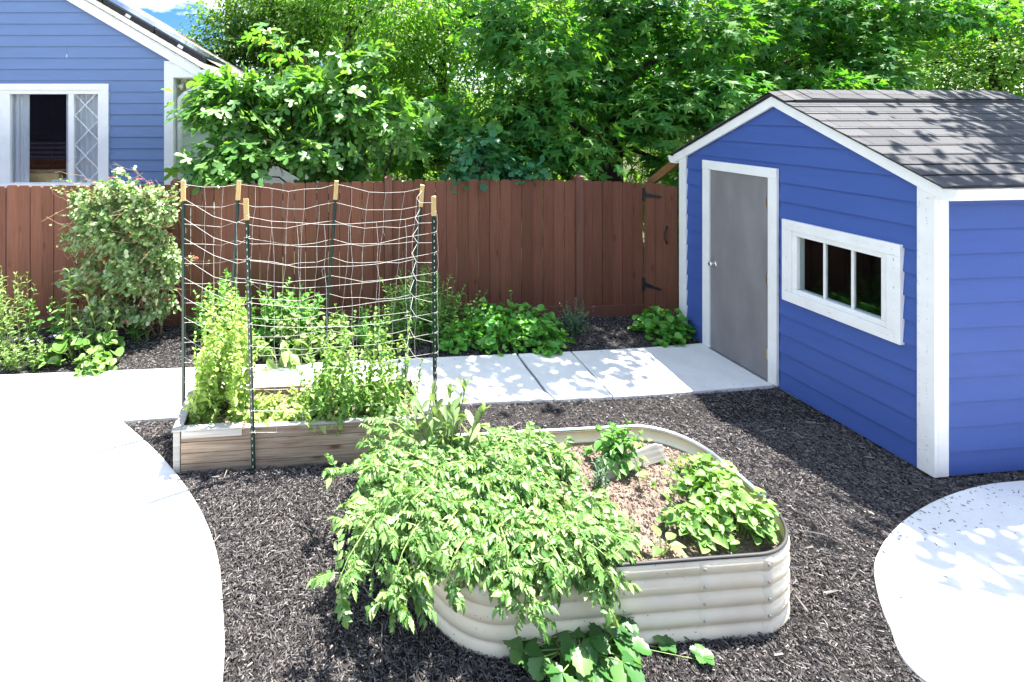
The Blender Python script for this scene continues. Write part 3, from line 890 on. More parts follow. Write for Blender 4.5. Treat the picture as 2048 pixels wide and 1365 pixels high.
# twin floodlight under the eave
fl = empty('floodlight', (.09, .30, 3.12)); fl.parent = house
mb = MB(); mb.box(-.05, .05, -.03, .03, .05, .1); mb.build('base', M['cream'], fl)
for sx, sy in ((-.02, -.06), (.08, -.05)):
    mb = MB(); mb.tube([(sx * .4, sy * .4, .06), (sx, sy - .02, .0), (sx * 1.5, sy - .08, -.04)], [.018, .032, .052], 12); mb.build('lamp_head', M['cream'], fl, smooth=True)
# brown door and window on the side wall
mb = MB(); slabq(mb, hs, 11.35, 12.15, .3, 2.75, .016, .05); mb.build('side_door', M['brown_trim'], house)
# picture window with leaded side lights
win = empty('window'); win.parent = house
mb = MB(); frame(mb, hp, wx(-73), wx(218), wz(376), wz(168), .10, .002, .045, .045); mb.build('window_trim', M['white'], win, .003)
mb = MB(); frame(mb, hp, WX0, WX1, WZ0, WZ1, .068, -.06, .03, .045)
for a, b in ((137, 148), (-1, 20)): slabq(mb, hp, wx(a), wx(b), WZ0 + .0455, WZ1 - .0685, -.055, .026)
mb.build('window_frame', M['white'], win, .003)
mb = MB(); slabq(mb, hp, WX0 + .03, WX1 - .03, WZ0 + .03, WZ1 - .03, -.022, -.018); mb.build('pane', M['glass2'], win)
for c0, c1 in ((148, 196.4), (-50, -1)):
    mb = MB()
    a0, a1 = wx(c0), wx(c1); w = a1 - a0; zt, zb = WZ1 - .069, WZ0 + .046
    for fl_ in (0, 1):
        z = zt + (0.06 if fl_ else 0); d = 1 if not fl_ else -1
        while z > zb:
            p = [a0, z] if d > 0 else [a1, z]; q = [a1, z - w * 1.05] if d > 0 else [a0, z - w * 1.05]
            for e_, f_ in ((p, q), (q, p)):
                if e_[1] > zt: t = (e_[1] - zt) / (e_[1] - f_[1]); e_[0] += (f_[0] - e_[0]) * t; e_[1] = zt
                if e_[1] < zb: t = (zb - e_[1]) / (f_[1] - e_[1]); e_[0] += (f_[0] - e_[0]) * t; e_[1] = zb
            mb.bar(hp(p[0], -.011 + .0006 * fl_, p[1]), hp(q[0], -.011 + .0006 * fl_, q[1]), .011, .012, (0, 1, 0))
            z -= w * 1.05; d = -d
    mb.build('leaded_lattice', M['white'], win)
mb = MB()
x0, x1 = WX0 - HX1 - .25, WX1 - HX1 + .25
mb.add([(x0, .09, .9), (x1, .09, .9), (x1, 2.6, .9), (x0, 2.6, .9), (x0, .09, 3.3), (x1, .09, 3.3), (x1, 2.6, 3.3), (x0, 2.6, 3.3)], [(0, 1, 2, 3), (4, 7, 6, 5), (2, 6, 7, 3), (1, 5, 6, 2), (0, 3, 7, 4)])
mb.build('interior', M['dark'], win)
for a, b in ((18, 52), (126, 205), (-60, -2)):
    mb = MB()
    n = 40
    for k in range(n + 1):
        t = k / n; x = wx(a) + (wx(b) - wx(a)) * t - HX1; y = .075 + .018 * math.sin(t * (b - a) * .55) + .01 * math.sin(t * 31)
        mb.v += [(x, y, WZ0 - .02), (x + .01 * math.sin(t * 9), y * .95 + .004, WZ1 + .03)]
    mb.f += [(2 * k, 2 * k + 2, 2 * k + 3, 2 * k + 1) for k in range(n)]
    mb.build('curtain', M['curtain'], win, smooth=True)
mb = MB(); mb.box(x0 + .1, x1 - .1, .1, .5, WZ0 - .06, WZ0 - .01); mb.build('window_shelf', M['stake'], win)

# books and a basket on the window shelf (seen through the panes)
zsh = WZ0 - .0095
bx = empty('storage_basket', (wx(60), HYF + .33, zsh), 0, 'low ochre basket on the shelf inside the picture window', 'basket')
mb = MB(); mb.hexa([(-.3, -.1, 0), (.3, -.1, 0), (.3, .1, 0), (-.3, .1, 0)], [(-.33, -.12, .2), (.33, -.12, .2), (.33, .12, .2), (-.33, .12, .2)]); mb.build('body', M['stake'], bx, .01)
mb = MB(); mb.tube([(-.33, -.125, .2), (.33, -.125, .2), (.33, .125, .2), (-.33, .125, .2), (-.33, -.125, .2)], .015, 6); mb.build('rim', M['twig'], bx)
bk = MB()
rn = random.Random(5)
for k in range(6):
    bk.hexa([(-.13 + .01 * k, -.1, .014 * k), (.13 + .01 * k, -.1, .014 * k), (.13 + .008 * k, .1, .014 * k), (-.13, .1, .014 * k)], [(-.13 + .01 * k, -.1, .014 * k + .012), (.13 + .01 * k, -.1, .014 * k + .012), (.13 + .008 * k, .1, .014 * k + .012), (-.13, .1, .014 * k + .012)])
o = bk.build('paper_stack', M['white']); o.location = (wx(104), HYF + .21, zsh)
tag(o, 'fanned stack of white papers inside the picture window', 'papers')

# house behind the viewer, mirrored in the picture window, also blocking low sky light
nb = empty('house_behind_viewer', (-4.0, -5.5, 0), 0, 'dark plum lap-sided house behind the viewer, mirrored in the picture window, with an unseen wing added for shade', 'house')
mb = MB(); npos = lambda a, o, z: (a, o, z)
siding(mb, npos, lambda z: -11.0, lambda z: 9.5, .1, 3.7, .2, .1, (), 0, 3, .03, .003)
mb.box(-11, 9.5, -7, -.02, 0, 3.7)
siding(mb, npos, lambda z: 8.6, lambda z: 17.0, .1, 3.7, .2, .1, (), 0, 3, 5.33, 5.303)  # unseen right wing, added to keep sky light off the shed's side wall
mb.box(8.6, 17, -.5, 5.3, 0, 3.7)
mb.build('wall', paint('plum_siding', [(.05, .04, .085), (.065, .05, .10)], (2, 2, 9), .6), nb)
mb = MB(); mb.hexa([(-11.4, -7.3, 3.7), (9.9, -7.3, 3.7), (9.9, .4, 3.7), (-11.4, .4, 3.7)], [(-11.4, -3.6, 5.3), (9.9, -3.6, 5.3), (9.9, -3.4, 5.3), (-11.4, -3.4, 5.3)]); mb.build('roof', M['roof'], nb)

# low white outbuilding glimpsed through the fig
ob = empty('white_outbuilding', (-.1, 12.6, 0), R(-12), 'small white outbuilding glimpsed low behind the fig tree', 'shed')
mb = MB(); opos = lambda a, o, z: (a, -o, z)
siding(mb, opos, lambda z: -2.2 + max(0, (z - 1.25)) / .9, lambda z: .35 - max(0, (z - 1.25)) / .9, .05, 2.3, .15, .05, (), 0, 3, .014); mb.box(-2.2, .35, .01, 2.5, 0, 1.25)
mb.build('wall', M['white'], ob)
mb = MB()
for sg in (-1, 1):
    mb.hexa([(-.925 + sg * 1.42, -.15, 1.13), (-.925, -.15, 2.41), (-.925, 2.6, 2.41), (-.925 + sg * 1.42, 2.6, 1.13)], [(-.925 + sg * 1.42, -.15, 1.18), (-.925, -.15, 2.46), (-.925, 2.6, 2.46), (-.925 + sg * 1.42, 2.6, 1.18)])
mb.build('roof', M['white'], ob)

# ------------------------------------------------------------------ wooden raised bed
WB = empty('wooden_planter', (-1.31, 3.79, 0), R(5), 'weathered plank raised bed under the string trellis, filled with pea vines', 'raised bed')
WLn, WDp, WH = 1.96, .60, .315
nb_ = 4
for (nm, x0, x1, y0, y1) in (('front_board', .05, WLn - .05, 0, .035), ('back_board', .05, WLn - .05, WDp - .035, WDp)):
    mb = MB()
    for k in range(nb_):
        z0 = -.01 + k * .0815; mb.box(x0, x1, y0 + .002 * (k % 2), y1, z0, z0 + .0782)
    mb.build(nm, M['weathered'], WB, .003)
for x0 in (.0, WLn - .035):
    mb = MB()
    for k in range(nb_):
        z0 = -.01 + k * .0815; mb.box(x0, x0 + .035, .052, WDp - .052, z0, z0 + .0795)
    mb.build('end_board', M['weathered'], WB, .003)
for x0, y0 in ((-.004, -.005), (WLn - .046, -.005), (-.004, WDp - .045), (WLn - .046, WDp - .045)):
    mb = MB(); mb.box(x0, x0 + .05, y0, y0 + .05, -.01, WH + .004); mb.build('corner_post', M['greywood'], WB, .003)
mb = MB(); mb.box(-.012, .058, -.012, WDp + .006, WH + .0045, WH + .02); mb.box(.0585, .50, -.012, .05, WH + .0045, WH + .0195); mb.box(.0585, .50, -.0125, -.006, WH - .045, WH + .004)
mb.build('cap_board', M['greywood'], WB, .003)
mb = MB(); mb.box(WLn - .058, WLn + .010, .055, WDp + .006, WH + .0045, WH + .02); mb.box(.52, WLn - .060, -.003, .042, WH - .001, WH + .010)
mb.build('cap_board', M['greywood'], WB, .003)


def soil(name, inside, hx, hy, z, parent, n=46, heap=.02, seed=0, nch=2600, label=None):
    rg = np.random.default_rng(seed)
    mb = MB()
    xs, ys = np.linspace(-hx, hx, n), np.linspace(-hy, hy, n)
    g = {}
    for i, x in enumerate(xs):
        for j, y in enumerate(ys):
            if inside(x, y):
                r = max(abs(x) / hx, abs(y) / hy)
                g[i, j] = len(mb.v); mb.v.append((x, y, z + heap * (1 - r ** 3) + .012 * math.sin(x * 9 + y * 5) * math.cos(y * 11) + rg.uniform(-.005, .005)))
    for i in range(n - 1):
        for j in range(n - 1):
            q = [g.get(k) for k in ((i, j), (i + 1, j), (i + 1, j + 1), (i, j + 1))]
            if None not in q: mb.f.append(tuple(q))
    o = mb.build(name, M['soil'], parent, smooth=True)
    lv = Leaves()
    p = rg.uniform((-hx, -hy), (hx, hy), (nch, 2)); p = p[[inside(*q) for q in p]]
    r = np.maximum(abs(p[:, 0]) / hx, abs(p[:, 1]) / hy)
    zz = z + heap * (1 - r ** 3) + .012 * np.sin(p[:, 0] * 9 + p[:, 1] * 5) * np.cos(p[:, 1] * 11) + .004
    chips(lv, p, zz, rg, (.005, .022), (.003, .009), (.002, .008))
    c = lv.build('wood_chips', MCH, o, smooth=False); c['kind'] = 'stuff'
    return o


MCH = islandmat('soil_chip', [(.08, .058, .047), (.15, .115, .095), (.23, .185, .155), (.33, .28, .24)], .9, .15, [0, .4, .8, 1])
so = soil('soil', lambda x, y: True, WLn / 2 - .036, WDp / 2 - .036, .24, None, 40, .03, 2, 1500)
so.parent = WB; so.location = (WLn / 2, WDp / 2, 0)

# ------------------------------------------------------------------ corrugated metal bed
CB = empty('metal_planter', (BED_C[0], BED_C[1], 0), BED_A, 'cream corrugated metal raised bed with rounded corners, full of tomato plants', 'raised bed')
mb = MB()
ring = rrect(BED_HX - .012, BED_HY - .012, BED_R - .012, 12)
nr = len(ring)
tang = [(ring[(i + 1) % nr][0] - ring[i - 1][0], ring[(i + 1) % nr][1] - ring[i - 1][1]) for i in range(nr)]
zs = np.linspace(-.015, BED_H, 61)
for z in zs:
    ph = (z + .02) / (BED_H + .02) * 5
    of = .026 * abs(math.sin(math.pi * ph)) ** .5
    if z > BED_H - .012: of = .006
    for (x, y), (tx, ty) in zip(ring, tang):
        l = math.hypot(tx, ty)
        mb.v.append((x + ty / l * of, y - tx / l * of, z))
for k in range(len(zs) - 1):
    for i in range(nr):
        mb.f.append((k * nr + i, k * nr + (i + 1) % nr, (k + 1) * nr + (i + 1) % nr, (k + 1) * nr + i))
wall = mb.build('corrugated_wall', M['creamwall'], CB, smooth=True)
bt, sm = MB(), None
for sx in (-.52, -.10, .33, .68):
    for sy in (-1, 1):
        mb = MB()
        vv = []
        for z in zs[:-2]:
            ph = (z + .02) / (BED_H + .02) * 5
            of = .026 * abs(math.sin(math.pi * ph)) ** .5 + .0012
            vv.append((z, sy * (BED_HY - .012 + of)))
        n = len(vv)
        mb.v = [(sx, y, z) for z, y in vv] + [(sx + .05, y, z) for z, y in vv] + [(sx - .0015, y - sy * .003, z) for z, y in vv]
        mb.f = [(i, i + 1, n + i + 1, n + i) for i in range(n - 1)] + [(2 * n + i, 2 * n + i + 1, i + 1, i) for i in range(n - 1)]
        mb.build('lap_seam', M['creamwall'], wall, smooth=True)
        for k in range(5 if sy < 0 else 0):
            z = (k + .5) / 5 * (BED_H + .02) - .02
            y = sy * (BED_HY - .012 + .0272)
            mb = MB(); mb.tube([(sx + .024, y, z), (sx + .024, y + sy * .003, z), (sx + .024, y + sy * .006, z)], [.008, .008, .004], 10)
            mb.build('bolt', M['galv'], wall)
rb = rrect(BED_HX, BED_HY, BED_R, 14)
nn = len(rb)
# split the rim: steel along the back and sides, black edging along the front
order = [p for p in rb if p[1] >= -.1]
rim = [(x, y, BED_H + .003) for x, y in order]
dup_ = [(BED_HX, -.17, BED_H + .003)] + rim + [(-BED_HX, -.17, BED_H + .003)]
mb = MB(); mb.tube(dup_, .017, 10); mb.build('steel_rim', M['galv'], CB, smooth=True)
frn = sorted([p for p in rb if p[1] < -.165], key=lambda p: p[0])
mb = MB(); mb.tube([(-BED_HX, -.171, BED_H)] + [(x, y, BED_H) for x, y in frn] + [(BED_HX, -.171, BED_H)], .0085, 8); mb.build('edging', M['rubber'], CB, smooth=True)


def in_bed(x, y, m=.03):
    hx, hy, r = BED_HX - m, BED_HY - m, BED_R - m
    ax, ay = abs(x), abs(y)
    if ax > hx or ay > hy: return False
    if ax > hx - r and ay > hy - r: return (ax - hx + r) ** 2 + (ay - hy + r) ** 2 < r * r
    return True


soil('soil', in_bed, BED_HX - .02, BED_HY - .02, .325, CB, 64, .022, 5, 9000)


def bedp(x, y, z=.34):
    ca, sa = math.cos(BED_A), math.sin(BED_A)
    return np.array((BED_C[0] + x * ca - y * sa, BED_C[1] + x * sa + y * ca, z))


# weathered board stuck in the soil
p0, p1 = P(1196, 976, 3.2), P(1338, 918, 3.42)
dv = empty('divider_board', (p0[0], p0[1], .362), math.atan2(p1[1] - p0[1], p1[0] - p0[0]), 'grey weathered thin board half sunk in the soil of the metal bed', 'board')
ln = math.hypot(p1[1] - p0[1], p1[0] - p0[0])
mb = MB()
n = 10
for k in range(n + 1):
    t = k / n; h = .045 + .050 * t ** .8 if t < .93 else .07; b = .03 * math.sin(t * 2.2)
    mb.v += [(ln * t, b, -.02), (ln * t, b + .014, -.02), (ln * t, b + .030, h), (ln * t, b + .020, h)]
for k in range(n):
    for j in range(4): mb.f.append((4 * k + j, 4 * k + (j + 1) % 4, 4 * k + 4 + (j + 1) % 4, 4 * k + 4 + j))
mb.f += [(3, 2, 1, 0), (4 * n, 4 * n + 1, 4 * n + 2, 4 * n + 3)]
mb.build('board', M['greywood'], dv, .002)

# ------------------------------------------------------------------ trellis posts and netting
PT = [  # base x,y / top x,y,z, length of bare wood
    ('a', (-1.400, 4.28), (-1.405, 4.30, 2.115), .17, 'trellis post rising outside the left end of the wooden bed'),
    ('b', (-.719, 3.80), (-.775, 3.80, 2.050), .16, 'trellis post standing in front of the wooden bed, nearest the patio'),
    ('c', (-1.100, 4.47), (-.975, 4.48, 2.09), .17, 'leaning trellis post at the back left of the wooden bed'),
    ('d', (-.263, 4.56), (-.120, 4.56, 2.080), .17, 'leaning trellis post behind the middle of the wooden bed'),
    ('e', (.482, 4.62), (.657, 4.62, 2.034), .20, 'leaning trellis post behind the right end of the wooden bed'),
    ('f', (.680, 4.05), (.664, 4.05, 2.025), .155, 'trellis post at the front right corner of the wooden bed'),
]
TOPS = {}
for key, b, t, wl, lab in PT:
    t = np.array(t); b0 = np.array((b[0], b[1], 0.))
    TOPS[key] = (b0, t)
    r_ = empty('trellis_post', (b[0], b[1], 0), 0, 'green steel ' + lab, 'trellis post', 'green posts of the string trellis')
    d = (t - b0) / np.linalg.norm(t - b0)
    k = np.linalg.norm(t - b0) - wl
    X = np.cross(d, (0, 1, 0)); X /= np.linalg.norm(X); Yv = np.cross(d, X); Yv = Yv if Yv[1] > 0 else -Yv
    if X[0] < 0: X = -X
    sec = [(-.0155, .012), (-.0155, .007), (-.008, .007), (-.008, -.012), (.008, -.012), (.008, .007), (.0155, .007), (.0155, .012), (.005, .012), (.005, -.006), (-.005, -.006), (-.005, .012)]
    mb = MB(); mb.hexa([X * p + Yv * q - d * .05 for p, q in sec], [X * p + Yv * q + d * k for p, q in sec]); po = mb.build('steel_channel', M['post'], r_)
    mb = MB()
    z = .06
    while z < k - .03:
        mb.hexa([X * p - Yv * .0122 + d * (z + q) for p, q in ((-.003, -.008), (.003, -.008), (.003, .008), (-.003, .008))], [X * p - Yv * .0132 + d * (z + q) for p, q in ((-.003, -.008), (.003, -.008), (.003, .008), (-.003, .008))]); z += .052
    if key in 'bf': mb.build('punched_holes', M['hole'], po)['kind'] = 'stuff'
    mb = MB()
    c4 = [(-.018, -.014), (.018, -.014), (.018, .012), (-.018, .012)]
    e0, e1 = d * (k + .0005), d * (k + wl)
    mb.hexa([X * p + Yv * q + e0 for p, q in c4], [X * p + Yv * q * .9 + e1 + d * rn.uniform(-.006, .006) for p, q in c4]); mb.build('wooden_tip', M['stake'], r_, .002)

rn = random.Random(21)
net = MB()
SR = .0011
hts = [1.0 - .078 * k for k in range(12)]


def span(pk, qk, cells, hk, sag, pull, f0=0.0, f1=1.0):
    (pb, pt), (qb, qt) = TOPS[pk], TOPS[qk]
    ctr = np.array((-.35, 4.2, 0))
    rows = []
    for f in hk:
        a, b = pb + (pt - pb) * f, qb + (qt - qb) * f
        mid = (a + b) / 2; inw = ctr - mid; inw[2] = 0; inw /= max(np.linalg.norm(inw), .01)
        row = []
        for j in range(cells + 1):
            t = j / cells; s = 4 * t * (1 - t)
            p = a + (b - a) * t + inw * pull * s
            p[2] -= sag * s * (.6 + .4 * f)
            if 0 < j < cells: p += np.array((rn.uniform(-.012, .012), rn.uniform(-.012, .012), rn.uniform(-.014, .014)))
            row.append(p)
        rows.append(row)
    for row in rows: net.tube(row, SR, 4, False)
    for j in range(1, cells):
        col = [row[j] for row in rows]
        k = rn.choice((0, 0, 0, 1)); net.tube(col[k:], SR * .9, 4, False)
        if rn.random() < .5:
            q = col[rn.randrange(len(col))]; net.tube([q, q + (rn.uniform(-.02, .02), 0, -.03), q + (rn.uniform(-.03, .03), .01, -.08)], SR * .8, 4, False)
    for row in (rows[0], rows[-1]): pass


fr_ = lambda a, n, d=.0785: [a - d * k for k in range(n)]
span('a', 'c', 3, fr_(.985, 12), .03, .03)
span('c', 'd', 6, fr_(.985, 10), .05, .03)
span('d', 'e', 5, fr_(.985, 11), .05, .03)
span('e', 'f', 3, fr_(.975, 11), .05, .10)
span('b', 'f', 7, fr_(.935, 11), .095, .06)
span('a', 'b', 3, fr_(.93, 11), .12, .10)
# knots and loose ends wound round the posts
for key in 'bf':
    b, t = TOPS[key]
    for f in fr_(.93, 11):
        p = b + (t - b) * f
        net.tube([p + (.022 * math.cos(a), .02 * math.sin(a), .004 * a) for a in np.linspace(0, 6.3, 9)], SR, 4, False)
pb, pt = TOPS['f']
q = [pb + (pt - pb) * f + (.024 + rn.uniform(-.006, .008), -.012, 0) for f in np.linspace(.93, .12, 26)]
net.tube(q, SR, 4, False)
pb, pt = TOPS['b']
net.tube([pb + (pt - pb) * .70, np.array((-.45, 4.0, 1.12)), np.array((-.05, 4.15, .80))], SR, 4, False)
no_ = net.build('trellis_netting', M['string'])
tag(no_, 'white string netting strung between the green posts over the wooden bed', 'netting')


# ------------------------------------------------------------------ plants
UP = np.array((0, 0, 1.))


class Plant:
    def __init__(self, name, seed, loc, label, cat, group=None, rz=0):
        self.rg = np.random.default_rng(seed); self.lv = Leaves(); self.mb = MB()
        self.root = empty(name, loc, 0, label, cat, group); self.o = np.array(loc, float)

    def leaves(self, tp, pos, d, up, size):
        self.lv.put(tp, orient(np.asarray(d), np.asarray(up), size), np.asarray(pos) - self.o)

    def stem(self, path, r, n=5): self.mb.tube([np.array(p) - self.o for p in path], r, n, False)

    def done(self, leaf, stem=None, minz=.012, name='foliage', sname='stem'):
        o = self.lv.build(name, leaf, self.root, True, minz - self.o[2] if minz is not None else None)
        if self.mb.f: self.mb.build(sname, stem or M['stem'], self.root, smooth=True)
        return self.root

    def flowers(self, mat, pos, size, name='flower', tp=LANCE, npet=6, up=.4):
        for p in pos:
            lv = Leaves()
            a = np.arange(npet) * 2 * math.pi / npet + self.rg.uniform(0, 6)
            d = np.stack([np.cos(a), np.sin(a), np.full(npet, up) + self.rg.uniform(-.2, .2, npet)], 1)
            lv.put(tp, orient(d, np.tile(UP, (npet, 1)) + .01, np.full(npet, size)), np.tile(np.array(p) - self.o, (npet, 1)))
            lv.build(name, mat, self.root)

    def herb(self, base, h, lean=(0, 0), tp=OVATE, ll=.07, step=.05, start=.1, pitch=25, opp=True, top=.45, low=.8, r=.004, wob=.02, extra=1, droop=.0, jit=.25):
        rg = self.rg
        base = np.array(base, float)
        n = max(4, int(h / .08) + 2)
        t = np.linspace(0, 1, n)
        path = base + np.stack([lean[0] * t ** 1.6, lean[1] * t ** 1.6, h * t * (1 - .12 * t * np.hypot(*lean) / max(h, .01))], 1)
        w = rg.normal(0, wob, (n, 2)); w[0] = 0
        path[:, :2] += np.cumsum(w, 0) * .5
        self.stem(path, list(r * (1 - .6 * t)), 5)
        m = max(2, int(h * (1 - start) / step))
        tt = start + (1 - start) * (np.arange(m) + rg.uniform(0, .6, m)) / m
        az0 = rg.uniform(0, 6.28)
        P_, D_, S_ = [], [], []
        for k, q in enumerate(np.minimum(tt, 1)):
            p = np.array([np.interp(q, t, path[:, c]) for c in range(3)])
            prof = low + (1 - low) * min(q / .45, 1) if q < .45 else 1 + (top - 1) * (q - .45) / .55
            nl = (2 if opp else 1) * extra
            for j in range(nl):
                az = az0 + k * (math.pi / 2 if opp else 2.4) + j * (2 * math.pi / nl) + rg.normal(0, jit)
                pt = R(pitch + 30 * q) + rg.normal(0, jit) - droop
                P_.append(p); D_.append((math.cos(az) * math.cos(pt), math.sin(az) * math.cos(pt), math.sin(pt))); S_.append(ll * prof * rg.uniform(.7, 1.15))
        for j in range(3):
            az = rg.uniform(0, 6.28); P_.append(path[-1]); D_.append((math.cos(az) * .5, math.sin(az) * .5, .8)); S_.append(ll * top * rg.uniform(.6, 1))
        D_ = np.array(D_)
        up = UP + rg.normal(0, .35, D_.shape)
        self.leaves(tp, np.array(P_), D_, up, np.array(S_))
        return path

    def mound(self, c, rx, ry, h, n, tp, size, out=.7, flat=.5, pet=True, zlo=.35, down=.15):
        rg = self.rg
        c = np.array(c, float)
        a = rg.uniform(0, 2 * math.pi, n); r = np.sqrt(rg.uniform(0, 1, n))
        bump = 1 + .22 * np.sin(a * 3 + 1) + .12 * np.sin(a * 5)
        x, y = rx * r * np.cos(a) * bump, ry * r * np.sin(a) * bump
        z = h * np.sqrt(np.maximum(1 - r ** 2.4, .02)) * rg.uniform(zlo, 1.05, n) + .02
        pos = c + np.stack([x, y, z], 1)
        rad = np.stack([np.cos(a), np.sin(a), np.zeros(n)], 1)
        th = rg.uniform(0, 2 * math.pi, n)
        d = rad * out + np.stack([np.cos(th), np.sin(th), rg.normal(-down, .25, n)], 1) * .7
        up = UP * (1 + flat) + rad * r[:, None] * .8 + rg.normal(0, .3, (n, 3))
        self.leaves(tp, pos, d, up, size * rg.uniform(.6, 1.2, n))
        if pet:
            for k in range(0, n, 2):
                b = c + np.array((x[k] * .45, y[k] * .45, 0))
                self.stem([b, (b + pos[k]) / 2 + (0, 0, .15 * h), pos[k]], .0022, 4)


# --- peas in the wooden bed
def pea(name, seed, x0, x1, y0, y1, n, h0, h1, ll, mat, label, step=.028, mound=0, mh=.15):
    rg = np.random.default_rng(seed)
    c = ((x0 + x1) / 2, (y0 + y1) / 2, .25)
    p = Plant(name, seed, c, label, 'pea plant', 'pea plants in the wooden bed')
    for k in range(n):
        b = (rg.uniform(x0, x1), rg.uniform(y0, y1), .25)
        h = h0 + (h1 - h0) * rg.uniform(0, 1) ** 1.5
        p.herb(b, h, (rg.normal(0, .07), rg.normal(0, .04)), OVATE if k % 3 else ROUND, ll, step, .02, -12, True, .6, .9, .002, .045, 1, .05, .7)
    if mound: p.mound(c, (x1 - x0) / 2, (y1 - y0) / 2, mh, mound, OVATE, ll * 1.1, pet=False)
    for k in range(n * 2):   # tendrils
        b = np.array((rg.uniform(x0, x1), rg.uniform(y0, y1), .25 + rg.uniform(.3, 1) * h1))
        if b[2] < .3 + h0: p.stem([b + (.05 * math.sin(a * 1.7 + k), .02 * a * math.cos(k), .025 * a * math.sin(k * 1.3)) for a in np.linspace(0, 3, 7)], .0012, 3)
    p.done(mat)


pea('pea_vine', 31, -1.24, -.84, 3.93, 4.36, 66, .50, 1.08, .05, LM['pea'], 'tall yellow-green pea vine climbing the netting at the left end of the wooden bed', .026)
pea('pea_vine', 32, -.80, -.28, 3.90, 4.25, 40, .08, .24, .055, LM['pea'], 'low pale pea seedlings between the two taller clumps in the wooden bed', .024, 150, .12)
pea('pea_vine', 33, -.38, .12, 3.88, 4.36, 46, .22, .80, .050, LM['peagreen'], 'green pea vine in the middle of the wooden bed with sprays up the netting', .027, 160, .22)
pea('pea_vine', 34, .08, .46, 3.95, 4.40, 34, .20, .82, .050, LM['peagreen'], 'pea vine with long loose shoots near the right end of the wooden bed', .029, 120, .2)


# --- tomatoes in the metal bed
def tomato(seed, bx, by, stems, ln, size, label, az=None, spread=3.14, el=50, mat=None, fill=40):
    b = bedp(bx, by)
    p = Plant('tomato_plant', seed, tuple(b), label, 'tomato plant', 'tomato plants in the metal bed')
    rg = p.rg
    cols = [[] for _ in TOMATO]
    for k in range(stems):
        lowz = rg.uniform(.24, .42); a = (az if az is not None else 0) + rg.uniform(-spread, spread); e = R(el + rg.uniform(-18, 22)); l = ln * rg.uniform(.65, 1.12)
        q = b + np.append(rg.normal(0, .05, 2), 0); path = [q]
        n = 15; ds = l / n
        for i in range(n):
            q = path[-1] + ds * np.array((math.cos(a) * math.cos(e), math.sin(a) * math.cos(e), math.sin(e)))
            ca, sa = math.cos(-BED_A), math.sin(-BED_A); dx, dy = q[0] - BED_C[0], q[1] - BED_C[1]
            ins = in_bed(dx * ca - dy * sa, dx * sa + dy * ca, -.03)
            q[2] = max(q[2], .40 if ins else lowz)
            e -= R(7.4 + rg.uniform(-3, 4)); a += rg.normal(0, .1); path.append(q)
        p.stem(path, list(np.linspace(.0075, .0022, n + 1)), 5)
        for i in range(1, n + 1):
            d0 = path[i] - path[i - 1]; d0 = d0 / max(np.linalg.norm(d0), 1e-6)
            for s in range(rg.integers(1, 4) if i < n else 4):
                sd = np.cross(d0, UP) * rg.choice((-1, 1)) * rg.uniform(.5, 1.1) + d0 * rg.uniform(.1, .8) + UP * rg.uniform(-.15, .95)
                cols[rg.integers(10)].append((path[i] + (path[i - 1] - path[i]) * rg.uniform(0, 1), sd, size * rg.uniform(.5, 1.25) * (1 if i > 2 else .7)))
    for c, tp_ in zip(cols, TOMATO):
        if not c: continue
        D = np.array([q[1] for q in c])
        p.leaves(tp_, np.array([q[0] for q in c]), D, UP + rg.normal(0, .25, D.shape), np.array([q[2] for q in c]))
    p.done(mat or LM['tomato'], None, .03)


tomato(41, -.80, .02, 26, .88, .15, 'big sprawling tomato plant spilling over the left end of the metal bed', R(180), 1.15, 38)
tomato(42, -.68, -.24, 20, .38, .15, 'bushy tomato plant hanging down over the front left corner of the metal bed', R(250), 1.3, 44)
tomato(43, -.32, -.28, 24, .40, .145, 'tomato plant drooping over the middle of the front wall of the metal bed', R(275), 1.6, 48)
tomato(44, -.26, .26, 16, .36, .14, 'upright tomato plant against the back rim of the metal bed', None, 3.14, 60)
tomato(45, -.55, .12, 22, .44, .14, 'tomato plant in the thick of the bed behind the left front corner', None, 3.14, 46)
tomato(46, -.13, -.26, 11, .20, .12, 'small tomato plant at the edge of the bare soil in the metal bed', R(290), 2.2, 60)

# pepper-like bushy seedling, herbs, beans, seedlings
b = bedp(.36, .24)
p = Plant('pepper_plant', 51, tuple(b), 'small bushy pepper plant standing alone by the back rim of the metal bed', 'pepper plant')
for k in range(9): p.herb(b + np.append(p.rg.normal(0, .025, 2), 0), p.rg.uniform(.20, .34), tuple(p.rg.normal(0, .09, 2)), OVATE, .075, .026, .1, 10, True, .5, 1, .003, .01, 1, .15, .4)
p.mound(b, .12, .12, .22, 40, OVATE, .075, pet=False)
p.done(LM['bush'])

b = bedp(-.74, .36)
p = Plant('broad_bean', 52, tuple(b), 'upright broad bean with pale oblong leaves at the back left of the metal bed', 'bean plant')
for k, (dx, dy, h, lx) in enumerate(((0, 0, .50, .03), (.05, .03, .46, .10), (-.05, .03, .40, -.12), (-.08, -.04, .34, -.16), (.1, -.03, .40, .14), (.02, -.05, .36, .02), (-.02, .04, .44, -.05))):
    p.herb(b + (dx, dy, 0), h, (lx, p.rg.normal(0, .04)), BLADE, .15, .032, .15, 38, False, .75, .9, .007, .006, 1, 0, .3)
p.done(LM['sage'])

